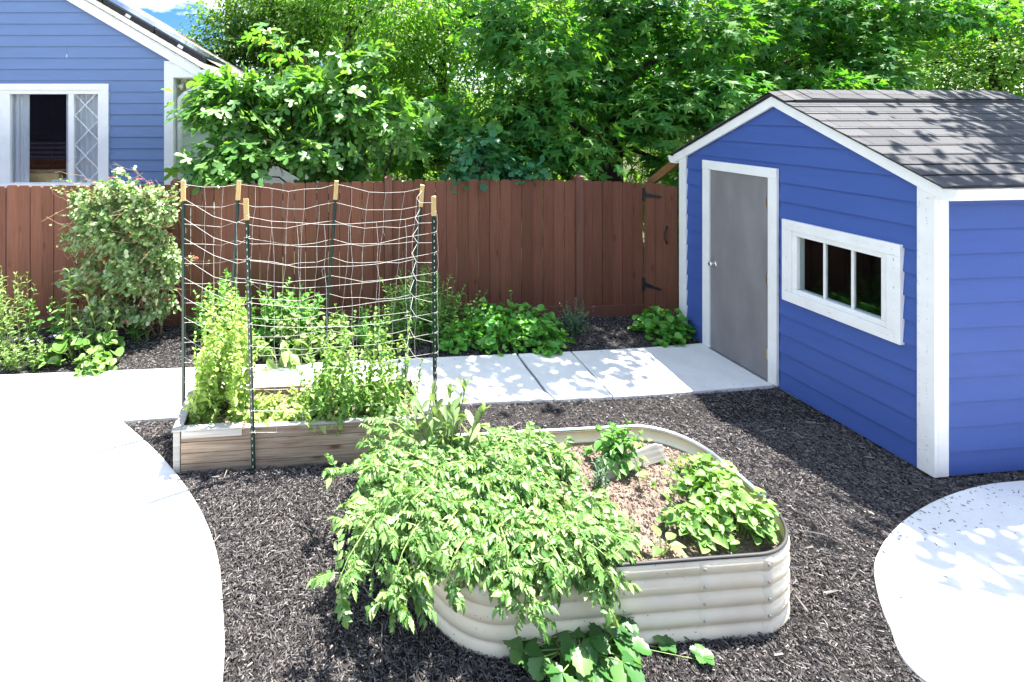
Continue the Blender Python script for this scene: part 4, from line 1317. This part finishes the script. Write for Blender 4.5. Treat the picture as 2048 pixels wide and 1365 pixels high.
b = bedp(.62, -.18)
p = Plant('bean_patch', 53, tuple(bedp(.62, -.05)), 'low patch of young climbing beans in the right end of the metal bed', 'bean plants')
for c, rx, ry, h, n in (((.50, -.33), .17, .10, .14, 110), ((.74, -.31), .20, .13, .20, 170), ((.70, -.14), .13, .12, .20, 110), ((.83, -.06), .12, .15, .20, 120), ((.84, .12), .06, .08, .12, 30)):
    p.mound(bedp(*c), rx, ry, h, n, HEART, .052, .6, .4)
for k in range(16):
    c = bedp(p.rg.uniform(.42, .9), p.rg.uniform(-.38, .12)); p.herb(c, p.rg.uniform(.12, .24), tuple(p.rg.normal(0, .08, 2)), HEART, .06, .05, .4, 0, False, .5, 1, .0025, .02)
p.done(LM['bean'])

b = bedp(.13, .02)
p = Plant('rosemary_sprig', 54, tuple(b), 'thin upright dark sprig of herb in the middle of the metal bed', 'herb')
for k in range(6): p.herb(b + np.append(p.rg.normal(0, .014, 2), 0), p.rg.uniform(.14, .24), tuple(p.rg.normal(0, .03, 2)), LANCE, .04, .014, .05, 40, True, .8, 1, .0025, .005)
p.done(LM['mintg'])

for sd, (x, y), n, sz, lab in ((55, (.52, .30), 5, .075, 'tiny seedling with pale leaves beside the sunken board'), (56, (.22, -.42), 6, .08, 'young squash seedling leaning over the front rim of the metal bed'), (57, (.66, .36), 5, .045, 'small weed at the back right curve of the steel rim')):
    b = bedp(x, y)
    p = Plant('seedling', sd, tuple(b), lab, 'seedling')
    for k in range(n):
        a = k * 2.4 + .5; t_ = b + (.04 * math.cos(a), .04 * math.sin(a), .05 + .03 * p.rg.uniform())
        p.stem([b, t_], .003, 5); p.leaves(OVATE, [t_], [(math.cos(a), math.sin(a), .25)], [UP + (.01, 0, 0)], np.array([sz]))
    p.done(LM['bean'])

# strawberry at the foot of the metal bed
b = np.array((*G(1165, 1330), .0))
p = Plant('strawberry_plant', 58, tuple(b), 'strawberry plant with big toothed leaves on the mulch in front of the metal bed', 'strawberry plant')
rg = p.rg
for k in range(34):
    a = rg.uniform(0, 6.28); l = rg.uniform(.06, .30); c = b + np.append(rg.normal(0, .03, 2), 0)
    t_ = c + np.array((math.cos(a) * l * 1.05, math.sin(a) * l * .7, rg.uniform(.05, .20)))
    p.stem([c, (c + t_) / 2 + (0, 0, .05), t_], .0028, 5)
    for da in (-1.25, 0, 1.25):
        d = np.array((math.cos(a + da), math.sin(a + da), rg.uniform(-.45, .1))); p.leaves(STRAW, [t_], [d], [UP + rg.normal(0, .25, 3)], np.array([rg.uniform(.075, .115)]))
for (x1, y1) in ((1330, 1305), (1405, 1330)):
    e = np.array((*G(x1, y1), .02)); p.stem([b, (b + e) / 2 + (0, 0, .07), e], .002, 4)
    for k in range(5):
        a = k * 1.3; p.leaves(STRAW, [e + (0, 0, .02)], [(math.cos(a), math.sin(a), .3)], [UP + (.01, 0, 0)], np.array([.055]))
p.done(LM['straw'])

# --- honeysuckle on the fence
c0 = np.array((-2.75, 6.12, 0))
p = Plant('honeysuckle_vine', 61, tuple(c0), 'big honeysuckle vine with red flowers climbing the fence at the left', 'vine', None)
rg = p.rg
tw, fl_pos = [], []
for px, py, rx, ry, rz_, n in ((215, 450, .42, .22, .34, 780), (190, 410, .30, .2, .20, 390), (300, 420, .36, .2, .30, 630), (275, 545, .46, .22, .30, 720), (185, 545, .26, .18, .22, 285), (322, 530, .24, .2, .36, 430), (215, 610, .24, .18, .16, 180), (160, 470, .2, .16, .22, 180), (230, 378, .30, .2, .12, 255), (296, 388, .2, .16, .09, 120), (300, 630, .22, .16, .12, 105), (250, 340, .16, .1, .07, 39), (160, 395, .14, .1, .08, 36), (140, 560, .12, .1, .14, 39), (262, 480, .4, .2, .5, 630), (190, 640, .24, .16, .16, 130), (262, 628, .28, .16, .14, 130), (325, 610, .2, .14, .16, 90)):
    c = P(px, py, 6.02); ry *= 1.45
    d = nrm(rg.normal(size=(n, 3))); rr = rg.uniform(0, 1, n) ** .5
    pos = c + d * rr[:, None] * np.array((rx, ry, rz_))
    nz = np.sin(pos[:, 0] * 9) * np.sin(pos[:, 2] * 8 + 1) + .6 * np.sin(pos[:, 0] * 21 + pos[:, 2] * 17)
    pos = pos[nz > -.65]; n = len(pos)
    out = nrm(pos - (c + (0, .25, 0))); out[:, 1] -= .5
    ld = nrm(out + rg.normal(0, .8, (n, 3)))
    up = out * .6 + UP * .8 + rg.normal(0, .4, (n, 3))
    s = rg.uniform(.028, .058, n)
    p.leaves(ROUND, pos, ld, up, s); p.leaves(ROUND, pos, -ld + rg.normal(0, .2, (n, 3)), up, s)
    for k in range(0, n, 9):
        q = pos[k]; e = q + rg.normal(0, .14, 3) + (0, .02, -.06); m = (q + e) / 2 + rg.normal(0, .03, 3); p.stem([q, m, e], .0022, 4)
    for k in range(max(1, n // 45)): fl_pos.append(pos[rg.integers(n)] + out[0] * .02 + (0, -.06, .02))
for k in range(60):   # loose leafy shoots
    a0 = P(rg.uniform(140, 350), rg.uniform(372, 620), 5.98); ed = (a0[0] + 2.75) * .35
    p.herb(a0, rg.uniform(.10, .26), (ed + rg.normal(0, .12), rg.uniform(-.16, 0)), ROUND, .05, .032, .1, 5, True, .6, .9, .0018, .03)
for k in range(46):   # bare curling runners
    a0 = P(rg.uniform(135, 330), rg.uniform(350, 620), 6.02 + rg.uniform(0, .2)); d = rg.normal(0, 1, 3); d[1] *= .4; d[2] = d[2] * .5 + (.6 if a0[2] > 1.5 else -.1)
    if rg.random() < .4: d[0] = -abs(d[0]) - .6
    pts_ = [a0]
    for i in range(7): d = d + rg.normal(0, .35, 3); pts_.append(pts_[-1] + nrm(d) * .06)
    p.stem(pts_, .0022, 4)
for k in range(9):
    a0 = np.array((-2.55 + rg.normal(0, .16), 6.16 + rg.normal(0, .05), 0)); b0 = P(rg.uniform(200, 330), rg.uniform(560, 620), 6.12)
    p.stem([a0, a0 + (rg.normal(0, .08), -.04, .2), b0 + (rg.normal(0, .1), -.05, -.25), b0], [.011, .009, .008, .005], 6)
for px, py in ((223, 355), (278, 358), (300, 366), (350, 392), (205, 520), (222, 440), (335, 452), (390, 515), (185, 395), (318, 378), (262, 470), (290, 540)):
    fl_pos.append(P(px, py, 5.90))
p.flowers(M['red'] if 'red' in M else LM['red'], [q for q in fl_pos][-17:], .05, up=.15)
p.done(LM['honey'], M['twig'])

# --- left border
def clump(name, seed, px0, px1, Y0, Y1, n, h0, h1, tp_, ll, step, mat, label, cat, pitch=20, opp=True, lean=.08, **kw):
    c = np.array((*( (( (px0 + px1) / 2) - PX) * (Y0 + Y1) / 2 / F, (Y0 + Y1) / 2), 0.))
    p = Plant(name, seed, tuple(c), label, cat)
    for k in range(n):
        Y = p.rg.uniform(Y0, Y1); x = (p.rg.uniform(px0, px1) - PX) * Y / F
        ed = (x - c[0]) / (abs(px1 - px0) * Y / F / 2 + .01)
        p.herb((x, Y, 0), p.rg.uniform(h0, h1) * (1 - .25 * ed * ed), (lean * ed + p.rg.normal(0, .04), p.rg.normal(-.03, .05)), tp_, ll, step, .08, pitch, opp, .5, .8, .004, .012, **kw)
    return p


p = clump('aster_clump', 62, -30, 70, 5.45, 5.95, 26, .55, .98, LANCE, .115, .042, None, 'tall leafy aster clump at the far left edge in front of the fence', 'aster', 15, False, .06)
p.done(LM['border'])
p = clump('phlox_low', 63, 0, 95, 5.25, 5.5, 26, .18, .36, OVATE, .06, .03, None, 'low small-leaved flowering plants at the foot of the tall asters', 'phlox', 15)
p.flowers(LM['lilac'], [p.o + (p.rg.uniform(.05, .6), p.rg.uniform(-.2, .2), p.rg.uniform(.22, .38)) for k in range(8)], .018, tp=ROUND, npet=5)
p.done(LM['border'])
p = clump('coneflower', 64, 120, 148, 5.5, 5.62, 3, .75, 1.12, LANCE, .17, .06, None, 'single tall stem with long narrow leaves left of the honeysuckle', 'tall plant', 5, False, .02, droop=.15)
p.done(LM['border'])
p = clump('coneflower', 65, 175, 228, 5.5, 5.75, 7, .45, .72, LANCE, .13, .05, None, 'long-leaved young plants below the left side of the honeysuckle', 'tall plant', 10, False, .1)
p.done(LM['border'])
p = clump('shade_seedlings', 66, 60, 130, 5.95, 6.15, 9, .35, .62, OVATE, .10, .07, None, 'darker leafy plants in shade against the fence between asters and honeysuckle', 'leafy plants', 5)
p.done(LM['bush'])
p = clump('shade_seedlings', 67, 255, 335, 5.95, 6.1, 9, .2, .38, LANCE, .12, .05, None, 'short dark plants in the shade under the honeysuckle', 'leafy plants', 20)
p.done(LM['bush'])
c = np.array((*G(165, 722), 0.))
p = Plant('squash_plant', 68, tuple(c), 'pale round-leaved squash with one yellow flower by the path', 'squash plant')
p.mound(c, .36, .2, .30, 44, CUP, .13, .4, .6)
p.mound(c + (-.28, -.1, 0), .16, .14, .16, 16, HEART, .11, .4, .6)
p.flowers(LM['yellow'], [P(114, 697, 5.38)], .05, npet=5, tp=OVATE)
p.done(LM['bean'])
c = np.array((*G(186, 744), 0.))
p = Plant('sweet_potato', 69, tuple(c), 'small mound of heart-shaped yellow-green leaves at the edge of the path', 'leafy mound')
p.mound(c, .2, .13, .17, 62, HEART, .085, .6, .4)
p.done(LM['bean'])

# --- bed between path and fence
p = clump('bee_balm_bush', 71, 470, 640, 5.75, 6.25, 62, .38, .66, OVATE, .115, .05, None, 'broad bush with large pointed leaves behind the string netting', 'bush', 12, True, .14)
p.done(LM['bush'])
p = clump('bee_balm_bush', 72, 395, 475, 5.7, 6.15, 26, .45, .85, OVATE, .10, .05, None, 'leafy bush behind the tall pea vine at the left', 'bush', 15, True, .08)
p.done(LM['bush'])
p = clump('sunlit_bush', 73, 520, 690, 5.55, 5.8, 36, .25, .48, OVATE, .12, .05, None, 'sunlit pointed-leaf plants along the front of the bed by the path', 'bush', 8, True, .14, droop=.2)
p.done(LM['border'])
p = clump('sunlit_bush', 74, 660, 780, 5.65, 6.0, 30, .28, .50, OVATE, .075, .04, None, 'small-leaved bush between the middle posts in front of the fence', 'bush', 12, True, .1)
p.done(LM['bush'])
c = np.array((*G(560, 742), 0.))
p = Plant('hosta', 75, tuple(c), 'drooping broad-leaved plant hanging over the far edge of the path', 'leafy plant')
p.mound(c + (0, .12, 0), .22, .15, .30, 34, OVATE, .17, .5, .2, down=.6)
p.done(LM['border'])
p = clump('goldenrod_bush', 76, 790, 905, 5.75, 6.2, 58, .55, .92, LANCE, .10, .026, None, 'tall fine-leaved bush right of the string trellis against the fence', 'bush', 18, False, .16)
p.done(LM['bush'])
p = clump('mint_sprigs', 77, 890, 945, 6.0, 6.3, 12, .4, .75, OVATE, .06, .05, None, 'dark round-leaved sprigs leaning from the right of the tall bush', 'mint', 15, True, .14)
p.done(LM['bush'])
c = np.array((*G(1010, 696), 0.))
p = Plant('violet_patch', 78, tuple(c), 'wide low patch of heart-shaped violet leaves between path and fence', 'violets')
for px, py, rx, ry, h, n in ((925, 690, .26, .22, .22, 150), (1010, 690, .34, .26, .28, 260), (1085, 693, .26, .20, .24, 165), (985, 662, .36, .20, .32, 180), (1060, 668, .28, .18, .32, 135), (900, 700, .14, .12, .12, 50), (1095, 712, .12, .06, .12, 34)):
    p.mound((*G(px, py), 0), rx, ry, h, n, CUP, .076, .75, .3)
p.herb((*G(1022, 668), .0), .5, (0, 0), GRAPE, .11, .06, .6, 10, False)
p.done(LM['violet'])
c = np.array((*G(1335, 682), 0.))
p = Plant('violet_patch', 79, tuple(c), 'round clump of heart-shaped violet leaves beside the shed corner', 'violets')
p.mound(c + (0, .08, 0), .30, .22, .30, 190, CUP, .08, .8, .3); p.mound(c + (.02, -.05, 0), .24, .14, .2, 80, CUP, .076, .8, .3)
p.done(LM['violet'])
c = np.array((*G(1150, 668), 0.))
p = Plant('catmint', 80, tuple(c), 'airy grey-green catmint with a few lilac flowers in front of the fence', 'catmint')
for k in range(34):
    a = p.rg.uniform(0, 6.28); r_ = p.rg.uniform(0, .1)
    p.herb(c + (math.cos(a) * r_, math.sin(a) * r_, 0), p.rg.uniform(.16, .40), (math.cos(a) * p.rg.uniform(.02, .25), math.sin(a) * .1), OVATE, .038, .022, .08, 20, True, .6, 1, .002, .012)
p.flowers(LM['lilac'], [c + (p.rg.uniform(-.25, .25), p.rg.uniform(-.15, .05), p.rg.uniform(.08, .42)) for k in range(22)], .012, npet=5)
p.done(LM['mintg'])


# ------------------------------------------------------------------ trees
def tree(name, seed, base, th, tr, blobs, tp_, size, mat, bark, label, cat, group=None, per=8, rc=.28, droop=.5, limbs=1.0, trunk_lean=(0, 0), noise=1.0, forks=None):
    p = Plant(name, seed, tuple(base), label, cat, group)
    rg = p.rg
    base = np.array(base, float)
    n = 9
    t = np.linspace(0, 1, n)
    path = base + np.stack([trunk_lean[0] * t + .06 * np.sin(t * 5 + seed), trunk_lean[1] * t + .05 * np.sin(t * 4), th * t], 1)
    p.stem(path, list(tr * (1.15 - .75 * t)), 9)
    for a, b, r_ in (forks or []): p.stem([a, (np.array(a) + b) / 2 + rg.normal(0, .05, 3), b], [r_, r_ * .8, r_ * .55], 7)
    for (c, rad, ncl) in blobs:
        c = np.array(c, float); rad = np.array(rad, float)
        k = int(np.argmin([abs(q[2] - (c[2] - .45 * np.hypot(*(q - c)[:2]))) for q in path]))
        s = path[k]
        if limbs > 0:
            m = (s + c) / 2 + (0, 0, .12 * np.linalg.norm(c - s)) + rg.normal(0, .06, 3)
            w = tr * .42 * limbs
            p.stem([s, s + (m - s) * .5 + rg.normal(0, .03, 3), m, c], [w, w * .75, w * .55, w * .3], 6)
        d = nrm(rg.normal(size=(ncl, 3))); rr = rg.uniform(.05, 1, ncl) ** .45
        pos = c + d * rr[:, None] * rad
        nz = np.sin(pos @ np.array((2.3, 1.7, 2.9)) + seed) + np.sin(pos @ np.array((-3.9, 2.2, 3.1))) + .7 * np.sin(pos @ np.array((6.1, -5.2, 4.4)))
        pos = pos[nz > -1.0 * (2 - noise)]; ncl_ = len(pos)
        if ncl_ == 0: continue
        tw = nrm(pos - c + np.array((0, 0, -.1)) * rad)
        for q, dd in list(zip(pos, tw))[::2]:
            e = q - dd * min(.6, .5 * np.linalg.norm(q - c)) - (0, 0, .05); p.stem([e, (e + q) / 2 + rg.normal(0, .02, 3), q + dd * rc * .4], [tr * .05 + .003, .004, .002], 4)
        P_ = np.repeat(pos, per, 0); T_ = np.repeat(tw, per, 0); m = len(P_)
        al = rg.uniform(-1, 1, m)
        off = rg.normal(0, 1, (m, 3)) * rc * np.array((.55, .55, .32))
        P_ = P_ + T_ * (al * rc)[:, None] + off
        ld = nrm(T_ * .7 + nrm(off) * .8 + rg.normal(0, .3, (m, 3))); ld[:, 2] -= droop
        up = UP * 1.0 + T_ * .7 + rg.normal(0, .35, (m, 3))
        p.leaves(tp_, P_, ld, up, size * rg.uniform(.6, 1.15, m))
    p.done(mat, bark, None, 'crown', 'trunk')
    return p.root


def B(px, py, Y, rx, ry, rz, n): return (P(px, py, Y), (rx, ry, rz), n)


# sweetgum behind the fence
tree('sweetgum_tree', 101, (4.30, 8.5, 0), 8.0, .20, [
    B(1180, 170, 8.0, .95, .7, .55, 120), B(1010, 60, 8.2, .9, .7, .6, 110), B(1250, 40, 8.3, 1.1, .8, .6, 130), B(1060, 225, 7.6, .7, .5, .4, 70),
    B(1330, 230, 7.5, .75, .5, .4, 85), B(1150, 300, 7.3, .55, .4, .25, 40), B(980, 300, 7.6, .7, .5, .25, 50), B(1430, 190, 7.3, .5, .4, .35, 55), B(1400, 90, 8.0, .9, .7, .5, 90),
    B(880, 245, 8.2, .55, .5, .35, 40), B(1330, 325, 8.0, .5, .4, .22, 26), B(1100, 110, 7.2, .6, .4, .4, 55), B(820, 310, 7.9, .5, .4, .25, 35), B(1230, 180, 9.4, 1.6, .5, 1.0, 130),
    ((3.1, 6.35, 5.4), (1.4, .6, .5), 120), ((3.3, 7.0, 5.6), (1.5, .7, .65), 45), ((4.6, 6.9, 5.6), (1.2, .8, .8), 45), ((2.2, 7.6, 6.0), (1.2, 1.0, .8), 45), ((5.2, 8.3, 6.6), (1.8, 1.4, 1.0), 75), ((3.6, 8.2, 7.4), (1.8, 1.4, 1.0), 70)],
    GUM, .19, LM['gum'], M['bark'], 'sweetgum tree with star-shaped leaves and dark trunk behind the middle of the fence', 'tree', None, 9, .26, .55)
tree('sweetgum_tree', 102, (8.7, 10.8, 0), 8.5, .20, [
    B(1480, 60, 9.6, 1.0, .8, .5, 110), B(1620, 30, 9.8, 1.2, .8, .6, 130), B(1560, 165, 9.6, .8, .6, .35, 70), B(1700, 120, 9.6, .9, .7, .5, 100), B(1800, 40, 9.8, 1.1, .8, .6, 120),
    B(1640, 170, 8.6, .6, .4, .2, 35), B(1420, 150, 10, .8, .6, .5, 70), B(1760, 160, 9.2, .6, .5, .25, 45), B(1880, 30, 10.3, .8, .7, .4, 70),
    ((7.6, 9.0, 6.2), (1.9, 1.5, .9), 95), ((10.2, 10.4, 7.0), (2.0, 1.6, 1.1), 95), ((8.2, 10.6, 8.4), (2.2, 1.8, 1.2), 90)],
    GUM, .19, LM['gum'], M['bark'], 'forked dark-trunked tree standing behind the shed roof', 'tree', None, 9, .27, .5, .9, (.0, .0), 1.0,
    [(P(1522, 150, 10.8), P(1478, 60, 10.9), .13), (P(1524, 165, 10.8), P(1545, 20, 10.6), .12), (P(1640, 110, 10.4), P(1830, -10, 10.2), .06)])
# fig
FB = []
for px, py, Y, rx, rz_, n in ((590, 130, 7.3, .30, .32, 9), (700, 130, 7.4, .42, .28, 11), (460, 190, 7.2, .46, .25, 15), (560, 190, 7.3, .45, .22, 14), (660, 190, 7.2, .45, .25, 14), (780, 190, 7.4, .35, .3, 10),
                              (428, 245, 7.1, .30, .30, 10), (480, 260, 7.1, .45, .30, 16), (600, 255, 7.4, .5, .3, 12), (700, 240, 7.1, .42, .28, 14), (800, 250, 7.0, .30, .28, 10),
                              (440, 315, 6.95, .36, .22, 13), (510, 315, 6.9, .42, .22, 14), (610, 310, 6.95, .4, .22, 12), (700, 310, 7.2, .42, .22, 10), (412, 345, 6.8, .25, .12, 5), (412, 285, 7.0, .2, .25, 8), (420, 215, 7.1, .2, .2, 5), (560, 80, 7.4, .2, .15, 3), (740, 160, 7.1, .3, .2, 8)):
    FB.append((P(px, py, Y), (rx, .32, rz_), int(n * 1.35)))
fb = np.array((-.35, 7.35, 0))
fig = tree('fig_tree', 103, tuple(fb), 1.6, .055, FB, FIG, .235, LM['fig'], M['figbark'], 'multi-stemmed fig tree with large lobed leaves in front of the house corner', 'tree', None, 9, .20, .30, .9, (.1, 0), 1.0,
           [(fb + (-.1, 0, .1), P(560, 130, 7.4), .035), (fb + (.3, 0, .1), P(690, 150, 7.3), .04), (fb + (-.4, .1, 0.1), P(470, 220, 7.3), .03), (fb + (.35, 0, .0), P(690, 60, 7.3) * .5 + P(690, 250, 7.3) * .5, .035), (fb + (.5, 0, .3), P(800, 240, 7.1), .025), (fb + (-.6, 0, .0), P(420, 300, 7.1), .025), (fb + (-.2, 0, 0), P(610, 110, 7.4), .03)])
# wild grape spilling over the fence
tree('grape_vine', 104, (2.1, 7.0, 0), 1.4, .03, [
    (P(950, 330, 6.85), (.5, .22, .18), 36), (P(1020, 330, 6.9), (.35, .2, .2), 24), (P(900, 350, 6.85), (.28, .2, .13), 18), (P(960, 290, 7.0), (.4, .25, .15), 22), (P(1070, 345, 6.9), (.3, .2, .1), 12)],
    GRAPE, .125, LM['grape'], M['twig'], 'wild grape vine with bluish lobed leaves spilling over the fence top', 'vine', None, 8, .13, .45, .4)

# trees farther back
tree('ash_tree', 105, (-4.2, 17.5, 0), 7.0, .22, [
    B(470, 60, 16.5, 1.5, 1.2, 1.0, 120), B(560, 20, 16.5, 1.8, 1.2, 1.1, 150), B(430, 110, 16, .9, .9, .6, 50), B(540, 110, 16.5, 1.5, 1.2, .8, 110), B(640, 40, 17, 1.6, 1.2, 1.2, 130), ((-2.5, 18, 8.5), (2.5, 2, 1.6), 130)],
    TINY, .15, LM['far2'], M['bark'], 'feathery green tree against the sky beyond the house roof', 'tree', 'trees in the wood beyond the fence', 26, .40, .3)
far_blobs = lambda: [((rx_, ry_, rz__), (1.7, 1.5, 1.1), 105) for rx_, ry_, rz__ in ((0, 0, 3.2), (-1.5, .3, 2.6), (1.5, .2, 2.7), (-.8, -.8, 4.6), (1.0, -.6, 4.8), (0, .3, 6.2), (-1.9, 0, 5.2), (2.0, .2, 5.6), (.2, -1, 1.9), (-1.4, .6, 7.0), (1.2, .2, 7.4))]
proto = {}
for key, mat, sd in (('far1', LM['far1'], 106), ('far2', LM['far2'], 107)):
    proto[key] = None
spots = [  # px, Y, scale, kind, label
    (700, 14.0, 1.0, 'far1', 'yellow-green tree directly behind the top of the fig'),
    (880, 15.5, 1.05, 'far1', 'bright sunlit tree between the fig and the sweetgum'),
    (1000, 19.0, 1.2, 'far2', 'tall mid-green tree far behind the left side of the sweetgum'),
    (1230, 17.5, 1.15, 'far1', 'sunlit tree filling the gaps behind the sweetgum trunk'),
    (1420, 16.0, 1.0, 'far2', 'green tree seen through the gap left of the forked tree'),
    (1650, 18.0, 1.15, 'far1', 'pale green tree beyond the ridge of the shed roof'),
    (1830, 15.5, 1.0, 'far2', 'dense green tree behind the right half of the shed roof'),
    (1985, 12.5, .85, 'far1', 'bright yellow-green feathery tree at the right edge'),
    (2130, 14.5, .95, 'far1', 'yellow-green tree cut off by the right edge of the picture'),
    (560, 22.0, 1.15, 'far2', 'green tree in the distance left of the fig top'),
    (1110, 25.0, 1.5, 'far1', 'most distant pale tree behind the sweetgum crown'),
    (1540, 25.0, 1.5, 'far2', 'most distant green tree behind the forked tree'),
    (800, 26.0, 1.5, 'far1', 'distant pale tree behind the bright tree at the fig'),
]
rn = random.Random(77)
for px, Y, s, key, lab in spots:
    x = (px - PX) * Y / F
    if proto[key] is None:
        o = tree('woodland_tree', 106 if key == 'far1' else 107, (0, 0, 0), 7.5, .17, far_blobs(), TINY if key == 'far1' else SIMPLE, .118, LM[key], M['bark'], lab, 'tree', 'trees in the wood beyond the fence', 31, .36, .3, 1.0, (0, 0), 1.25)
        proto[key] = o
    else:
        src = proto[key]
        o = src.copy(); COL.objects.link(o)
        for ch in src.children:
            c = ch.copy(); COL.objects.link(c); c.parent = o
    o['label'] = lab
    o.location = (x, Y, -.2); o.scale = (s, s, s * rn.uniform(.92, 1.08)); o.rotation_euler = (0, 0, rn.uniform(0, 6.28))
# shade tree right of the shed, its limbs reaching over the roof
tree('walnut_tree', 108, (9.6, 6.2, 0), 8.5, .2, [
    ((8.4, 5.3, 6.2), (1.0, .8, .5), 60), ((7.2, 4.9, 6.1), (1.0, .65, .4), 110), ((5.85, 4.2, 7.0), (.8, .35, .3), 42), ((7.4, 4.6, 7.0), (.9, .6, .4), 45), ((7.6, 4.4, 7.0), (1.0, .7, .5), 55), ((9.3, 5.0, 7.2), (1.5, 1.3, .8), 110), ((10.5, 6.5, 7.5), (1.8, 1.6, 1.0), 120), ((9.0, 3.8, 7.6), (1.2, 1.0, .6), 60)],
    OVATE, .15, LM['far2'], M['bark'], 'tall tree right of the shed whose branches shade the roof', 'tree', None, 14, .34, .4)
# undergrowth that closes the view low down behind the fence
rg = np.random.default_rng(9)
for k, (px, Y, w, h, lab) in enumerate(((1120, 11.0, 1.6, 1.9, 'dark shrub low behind the fence under the sweetgum'), (1360, 10.0, 1.2, 1.9, 'shrub with small leaves in the gap beside the shed'), (1000, 13.5, 2.0, 2.2, 'shrub behind the grape vine'), (1280, 14.0, 2.4, 2.4, 'wide shrub farther back behind the sweetgum trunk'), (820, 11.5, 1.2, 1.7, 'shrub low between fig and grape vine'))):
    x = (px - PX) * Y / F
    tree('woodland_shrub', 120 + k, (x, Y, 0), h * .5, .04, [((x + a * w, Y + b, h * c), (w * .55, .6, h * .38), 60) for a, b, c in ((-.5, 0, .45), (.5, 0, .45), (0, -.2, .65), (0, .2, .35))], SIMPLE, .12, LM['far2'], M['bark'], lab, 'shrub', 'shrubs behind the fence', 16, .25, .3, .6)

# ------------------------------------------------------------------ light, sky, camera
SUN_EL = 71.3
sx_, sy_ = .295, .165                                  # ground shadow per metre of height runs to (-x, -y)
az = math.atan2(sx_, sy_)                            # from +y towards +x
w = bpy.data.worlds.new('World'); sc.world = w; w.use_nodes = True
nt = w.node_tree
bg = nt.nodes['Background']
sky = N(nt, 'ShaderNodeTexSky'); sky.sky_type = 'NISHITA'; sky.sun_disc = False; sky.sun_elevation = R(SUN_EL); sky.sun_rotation = az; sky.air_density = 1.0; sky.dust_density = .6; sky.ozone_density = 2.0
tc = N(nt, 'ShaderNodeTexCoord')
no = N(nt, 'ShaderNodeTexNoise', Scale=4.2, Detail=7.0, Roughness=.58)
mp = N(nt, 'ShaderNodeMapping'); mp.inputs['Scale'].default_value = (1, 1, 2.2); mp.inputs['Location'].default_value = (.55, .2, .35)
L(nt, tc.outputs['Generated'], mp.inputs[0]); L(nt, mp.outputs[0], no.inputs['Vector'])
rp = ramp(nt, [(0, 0, 0), (1, 1, 1)], [.50, .66]); L(nt, no.outputs['Fac'], rp.inputs[0])
mx = N(nt, 'ShaderNodeMix', data_type='RGBA'); L(nt, rp.outputs[0], mx.inputs['Factor']); L(nt, sky.outputs[0], mx.inputs['A']); mx.inputs['B'].default_value = (9, 9.3, 9.8, 1)
dt = N(nt, 'ShaderNodeVectorMath', operation='DOT_PRODUCT'); L(nt, tc.outputs['Generated'], dt.inputs[0]); dt.inputs[1].default_value = (-.52, .83, .2)
rd = ramp(nt, [(1, 1, 1), (.16, .30, .42)], [.62, .92]); L(nt, dt.outputs['Value'], rd.inputs[0])
md = N(nt, 'ShaderNodeMix', data_type='RGBA', blend_type='MULTIPLY'); md.inputs['Factor'].default_value = 1; L(nt, sky.outputs[0], md.inputs['A']); L(nt, rd.outputs[0], md.inputs['B']); L(nt, md.outputs['Result'], mx.inputs['A'])
L(nt, mx.outputs['Result'], bg.inputs['Color']); bg.inputs['Strength'].default_value = .088

sd = bpy.data.lights.new('sun', 'SUN'); sd.energy = 5.0; sd.angle = R(.5); sd.color = (1, .95, .87)
so_ = bpy.data.objects.new('sun', sd); COL.objects.link(so_)
so_.rotation_euler = Vector((sx_, sy_, 1.0)).to_track_quat('Z', 'Y').to_euler()
so_.location = (6, 4, 20)

cd = bpy.data.cameras.new('camera'); cd.sensor_width = 36.0; cd.lens = 36.0 * F / 2048
cd.shift_x = (1024 - PX) / 2048; cd.shift_y = -(682.5 - HY) / 2048; cd.clip_end = 2000; cd.clip_start = .05
co = bpy.data.objects.new('camera', cd); COL.objects.link(co); co.location = (0, 0, CH); co.rotation_euler = (R(90), 0, 0)
sc.camera = co

sc.view_settings.view_transform = 'Standard'; sc.view_settings.look = 'None'; sc.view_settings.gamma = 1.0
sc.view_settings.exposure = 2.4
sc.cycles.use_denoising = True
sc.cycles.max_bounces = 8; sc.cycles.diffuse_bounces = 4; sc.cycles.transmission_bounces = 6; sc.cycles.transparent_max_bounces = 8
sc.cycles.sample_clamp_indirect = 8
